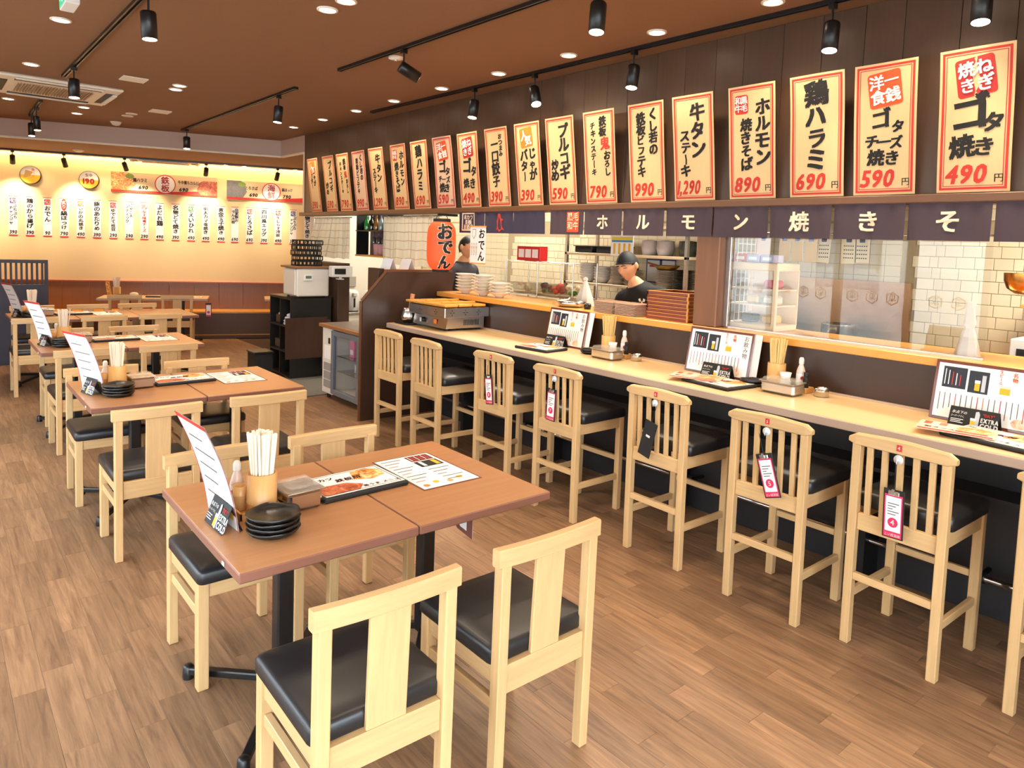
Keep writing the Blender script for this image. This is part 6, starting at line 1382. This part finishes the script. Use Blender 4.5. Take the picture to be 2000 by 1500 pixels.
# ================================================================== people
def head_verts():
    """head about 24 cm tall, centre between the ears, facing -y"""
    n, m = 40, 30; vs = []; fs = []
    for j in range(m+1):
        ph = PI*j/m
        for i in range(n):
            a = 2*PI*i/n; x, y, z = math.sin(ph)*math.sin(a), -math.sin(ph)*math.cos(a), math.cos(ph)
            X, Y, Z = x*.076, y*.096, z*.118
            if z < 0:
                k = (-z)**1.4; X *= 1-.38*k; Y = Y*(1-.30*k) - .018*k
            if y > 0: Y *= 1.05
            fx = lambda cx, cz, sx, sz: math.exp(-((X-cx)/sx)**2-((Z-cz)/sz)**2) if y < .1 else 0
            d = .026*fx(0, -.022, .012, .018)+.012*fx(0, .005, .010, .022)+.006*fx(0, .036, .05, .010)-.010*(fx(.031, .014, .016, .011)+fx(-.031, .014, .016, .011))
            d += .008*fx(0, -.058, .022, .006)+.007*fx(0, -.07, .02, .006)-.003*fx(0, -.064, .022, .0025)+.008*fx(0, -.098, .022, .014)+.004*(fx(.045, -.018, .018, .018)+fx(-.045, -.018, .018, .018))
            d += .004*(fx(.011, -.03, .006, .006)+fx(-.011, -.03, .006, .006))
            vs.append((X, Y-d, Z))
    for j in range(m):
        for i in range(n): fs.append((j*n+i, j*n+(i+1) % n, (j+1)*n+(i+1) % n, (j+1)*n+i)[::-1])
    for s in (-1, 1):
        o = len(vs); q, r = 10, 8
        for j in range(r+1):
            ph = PI*j/r
            for i in range(q):
                a = 2*PI*i/q; vs.append((s*.078+.011*math.sin(ph)*math.cos(a)+s*.006*math.sin(ph), .012+.020*math.sin(ph)*math.sin(a), -.004+.032*math.cos(ph)))
        for j in range(r):
            for i in range(q): fs.append((o+j*q+i, o+j*q+(i+1) % q, o+(j+1)*q+(i+1) % q, o+(j+1)*q+i)[::-1])
    return vs, fs
def person(label, loc, rz, J, HM, shirt, trousers, hair, cap=None):
    """J: joint positions; HM: head transform; all in local coordinates facing -y"""
    V = []; Ed = []; Rd = []
    def jt(p, r, parent=None):
        V.append(p); Rd.append(r); k = len(V)-1
        if parent is not None: Ed.append((parent, k))
        return k
    pel = jt(J['pelvis'], (.15, .115)); wa = jt(J['waist'], (.135, .10), pel); ch = jt(J['chest'], (.155, .115), wa); nb = jt(J['neck'], (.062, .062), ch); hd_ = jt(J['head'], (.05, .05), nb)
    for s in 'lr':
        sh = jt(J['sh_'+s], (.062, .062), ch); el = jt(J['el_'+s], (.046, .046), sh); wrr = jt(J['wr_'+s], (.031, .031), el); pa = jt(J['pa_'+s], (.036, .022), wrr)
        d = (Vector(J['pa_'+s])-Vector(J['wr_'+s])).normalized(); sd = d.cross(Vector((0, 0, 1))).normalized()
        for k, ln in enumerate((.06, .07, .066, .052)):
            b = Vector(J['pa_'+s])+d*.03+sd*(.027-.018*k); f1 = jt(b, (.0095, .0095), pa); f2 = jt(b+d*ln*.5+Vector((0, 0, -.008)), (.009, .009), f1); jt(b+d*ln*.85+Vector((0, 0, -.03)), (.008, .008), f2)
        b = Vector(J['wr_'+s])+d*.03+sd*(.03 if s == 'l' else -.03); f1 = jt(b, (.011, .011), wrr); jt(b+d*.045+sd*(.012 if s == 'l' else -.012), (.009, .009), f1)
        hp = jt(J['hip_'+s], (.09, .09), pel); kn = jt(J['kn_'+s], (.058, .058), hp); an = jt(J['an_'+s], (.04, .04), kn); jt(Vector(J['an_'+s])+Vector((0, -.15, -.03)), (.04, .032), an)
    me = bpy.data.meshes.new('body'); me.from_pydata([tuple(v) for v in V], Ed, []); o = bpy.data.objects.new('body_tmp', me); WORK.collection.objects.link(o)
    sk = o.modifiers.new('skin', 'SKIN'); sk.use_smooth_shade = True
    for k, v in enumerate(me.skin_vertices[0].data): v.radius = Rd[k]; v.use_root = (k == 0)
    ss = o.modifiers.new('sub', 'SUBSURF'); ss.levels = 2
    bm = bmesh.new(); bme = evaluated(o); bm.from_mesh(bme)
    hv, hf = head_verts(); bvs = [bm.verts.new(HM @ Vector(p)) for p in hv]
    for f in hf:
        try: bm.faces.new([bvs[i] for i in f])
        except ValueError: pass
    bmesh.ops.recalc_face_normals(bm, faces=bm.faces)
    j = bpy.data.meshes.new('joined'); bm.to_mesh(j); bm.free()
    o.modifiers.clear(); o.data = j
    rm = o.modifiers.new('rm', 'REMESH'); rm.mode = 'VOXEL'; rm.voxel_size = .0065; rm.use_smooth_shade = True
    sm = o.modifiers.new('sm', 'SMOOTH'); sm.iterations = 2; sm.factor = .4
    body = evaluated(o); bpy.data.objects.remove(o)
    body.materials.clear(); body.materials.append(SKIN)
    body.polygons.foreach_set('material_index', [0]*len(body.polygons)); body.polygons.foreach_set('use_smooth', [True]*len(body.polygons))
    P = put(body, 'person', None, loc, (0, 0, rz), label=label, cat='person')
    neckp, chestp = Vector(J['neck']), Vector(J['chest'])
    def clothes(name, test, mt_, off):
        keep = [p for p in body.polygons if test(Vector(p.center))]; idx = {}; vs = []; fs = []
        for p in keep:
            f = []
            for i in p.vertices:
                if i not in idx: v = body.vertices[i]; idx[i] = len(vs); vs.append(tuple(v.co+v.normal*off))
                f.append(idx[i])
            fs.append(f)
        mb = MB().add(vs, fs, mt_, True); return mb.build(name, P)
    ax = (neckp-chestp).normalized()
    def in_shirt(c):
        if (c-neckp).dot(ax) > -.005: return False
        if c.z < J['pelvis'][2]-.04: return False
        for s in 'lr':
            e, w2, sh = Vector(J['el_'+s]), Vector(J['wr_'+s]), Vector(J['sh_'+s])
            dd = (e-sh); tt = (c-sh).dot(dd)/dd.length_squared; near = (c-(sh+dd*max(0, min(1, tt)))).length < .09 and abs(c.x) > abs(sh.x)-.03
            if near and tt > .75: return False
            if (c-w2).length < .16 or ((c-e).length < .1 and tt > .7): return False
            dw = (w2-e); t2 = (c-e).dot(dw)/dw.length_squared
            if 0 < t2 < 1.3 and (c-(e+dw*t2)).length < .075: return False
        return True
    clothes('tshirt', in_shirt, shirt, .007)
    ux = ax.cross(Vector((1, 0, 0))).normalized(); uy = ax.cross(ux)
    MB().tube([neckp-ax*.012+(ux*math.cos(2*PI*k/20)+uy*math.sin(2*PI*k/20))*.074 for k in range(21)], .011, shirt, 8).build('collar', P)
    def in_tr(c):
        if c.z > J['pelvis'][2] or c.z < .1: return False
        for s in 'lr':
            if (c-Vector(J['pa_'+s])).length < .2 or (c-Vector(J['wr_'+s])).length < .12: return False
        return True
    clothes('trousers', in_tr, trousers, .007); clothes('shoes', lambda c: c.z < .105, BLACKMAT, .005)
    # eyes, brows, mouth line
    mb = MB()
    for s in (-1, 1):
        mb.tube([HM @ Vector((s*(.015+.0085*k), -.0905+.0035*abs(k-2)+.0026*k, .010+.0012*math.sin(k*.8))) for k in range(5)], .0026, HAIR, 6)
    mb.build('eye_lines', P, label='lowered dark eyelashes')
    mb = MB()
    for s in (-1, 1): mb.tube([HM @ Vector((s*(.014+.009*k), -.0985+.0038*k, .032+.004*math.sin(k*.9))) for k in range(5)], [.003, .004, .004, .0035, .002], HAIR, 6)
    mb.build('eyebrows', P)
    MB().tube([HM @ Vector((x, -.098+9*x*x, -.0645+.0008*math.cos(x*200))) for x in (-.02, -.01, 0, .01, .02)], .0028, mat('lips', (170, 92, 80), .5), 6).build('lips', P)
    def shell(name, test, rx, ry, rz_, mt_, cz=.0, rough=0.):
        n, m = 36, 26; vs = []; idx = {}; fs = []
        for jj in range(m+1):
            ph = PI*jj/m
            for i in range(n):
                a = 2*PI*i/n; vs.append((rx*math.sin(ph)*math.sin(a), -ry*math.sin(ph)*math.cos(a), rz_*math.cos(ph)+cz))
        for jj in range(m):
            for i in range(n):
                f = (jj*n+i, jj*n+(i+1) % n, (jj+1)*n+(i+1) % n, (jj+1)*n+i); c = sum((Vector(vs[q]) for q in f), Vector())/4
                if test(c): fs.append(f[::-1])
        used_ = sorted({q for f in fs for q in f}); mp = {q: k for k, q in enumerate(used_)}
        MB().add([HM @ (Vector(vs[q])*(1+rough*math.sin(q*1.7))) for q in used_], [[mp[q] for q in f] for f in fs], mt_, True).build(name, P)
    shell('hair', lambda c: c.z > .062-.2*abs(c.x) or (c.y > -.035 and c.z > .022) or (c.y > .028 and c.z > -.07), .081, .103, .123, HAIR if not cap else hair, rough=.012)
    if cap:
        shell('cap', lambda c: c.z > .056-.35*(c.y+.1), .085, .108, .128, cap)
        MB().tube([HM @ Vector((.078*math.sin(a), -.001-.0985*math.cos(a), .057-.35*(.1-.0985*math.cos(a)))) for a in [2*PI*k/24 for k in range(25)]], .006, cap, 6).build('cap_band', P)
    return P
S_ = lambda *a: Matrix.Translation(a)
Jc = dict(pelvis=(0.02, .12, .90), waist=(.01, .07, 1.06), chest=(.0, -.01, 1.22), neck=(-.04, -.075, 1.372), head=(-.055, -.11, 1.44), sh_l=(.215, -.03, 1.325), sh_r=(-.215, -.05, 1.26), el_l=(.29, .0, 1.04), el_r=(-.27, -.02, .99), wr_l=(.2, -.14, .98), wr_r=(-.17, -.14, .96), pa_l=(.16, -.19, .97), pa_r=(-.12, -.19, .95), hip_l=(.1, .12, .86), hip_r=(-.08, .12, .86), kn_l=(.11, .08, .48), kn_r=(-.09, .08, .48), an_l=(.11, .14, .075), an_r=(-.09, .14, .075))
HMc = S_(-.075, -.145, 1.52) @ Matrix.Rotation(math.radians(4), 4, 'Z') @ Matrix.Rotation(math.radians(21), 4, 'X') @ Matrix.Rotation(math.radians(-6), 4, 'Y')
cook = person('cook in black cap and black t-shirt looking down behind the plates', (4.62, 3.84, 0), -PI/2, Jc, HMc, TSHIRT, mat('dark_trousers', (40, 40, 46), .8), HAIR, cap=mat('black_cap', (22, 21, 22), .7))
mb = MB()
for s in (-1, 1):
    mb.poly([(s*.022-.004, -.03), (s*.022+.004, -.03), (-s*.012+.004, .012), (-s*.012-.004, .012)] if s > 0 else [(s*.022-.004, -.03), (s*.022+.004, -.03), (-s*.012+.004, .012), (-s*.012-.004, .012)], PAPER, 0)
    mb.poly([(s*.006, .008), (s*.022, .0), (s*.032, .022), (s*.014, .032)], PAPER, -.0004)
mb.build('shirt_logo', cook, (.105, -.158, 1.235), (.15, 0, .25), label='white crossed spatulas on the shirt')
Js = dict(pelvis=(0, .03, .93), waist=(0, .02, 1.1), chest=(0, .0, 1.3), neck=(0, -.01, 1.46), head=(0, -.03, 1.54), sh_l=(.19, .0, 1.39), sh_r=(-.19, .0, 1.39), el_l=(.25, .0, 1.12), el_r=(-.25, .0, 1.12), wr_l=(.2, -.2, 1.05), wr_r=(-.2, -.2, 1.05), pa_l=(.17, -.27, 1.05), pa_r=(-.17, -.27, 1.05), hip_l=(.1, .03, .88), hip_r=(-.1, .03, .88), kn_l=(.11, .0, .49), kn_r=(-.11, .0, .49), an_l=(.11, .05, .075), an_r=(-.11, .05, .075))
HMs = S_(0, -.055, 1.62) @ Matrix.Rotation(math.radians(8), 4, 'X')
person('kitchen worker with short dark hair and charcoal shirt beyond the lantern', (4.55, 6.38, 0), .25, Js, HMs, mat('charcoal_shirt', (62, 60, 66), .85), MATS['dark_trousers'], HAIR)
bpy.data.scenes.remove(WORK)
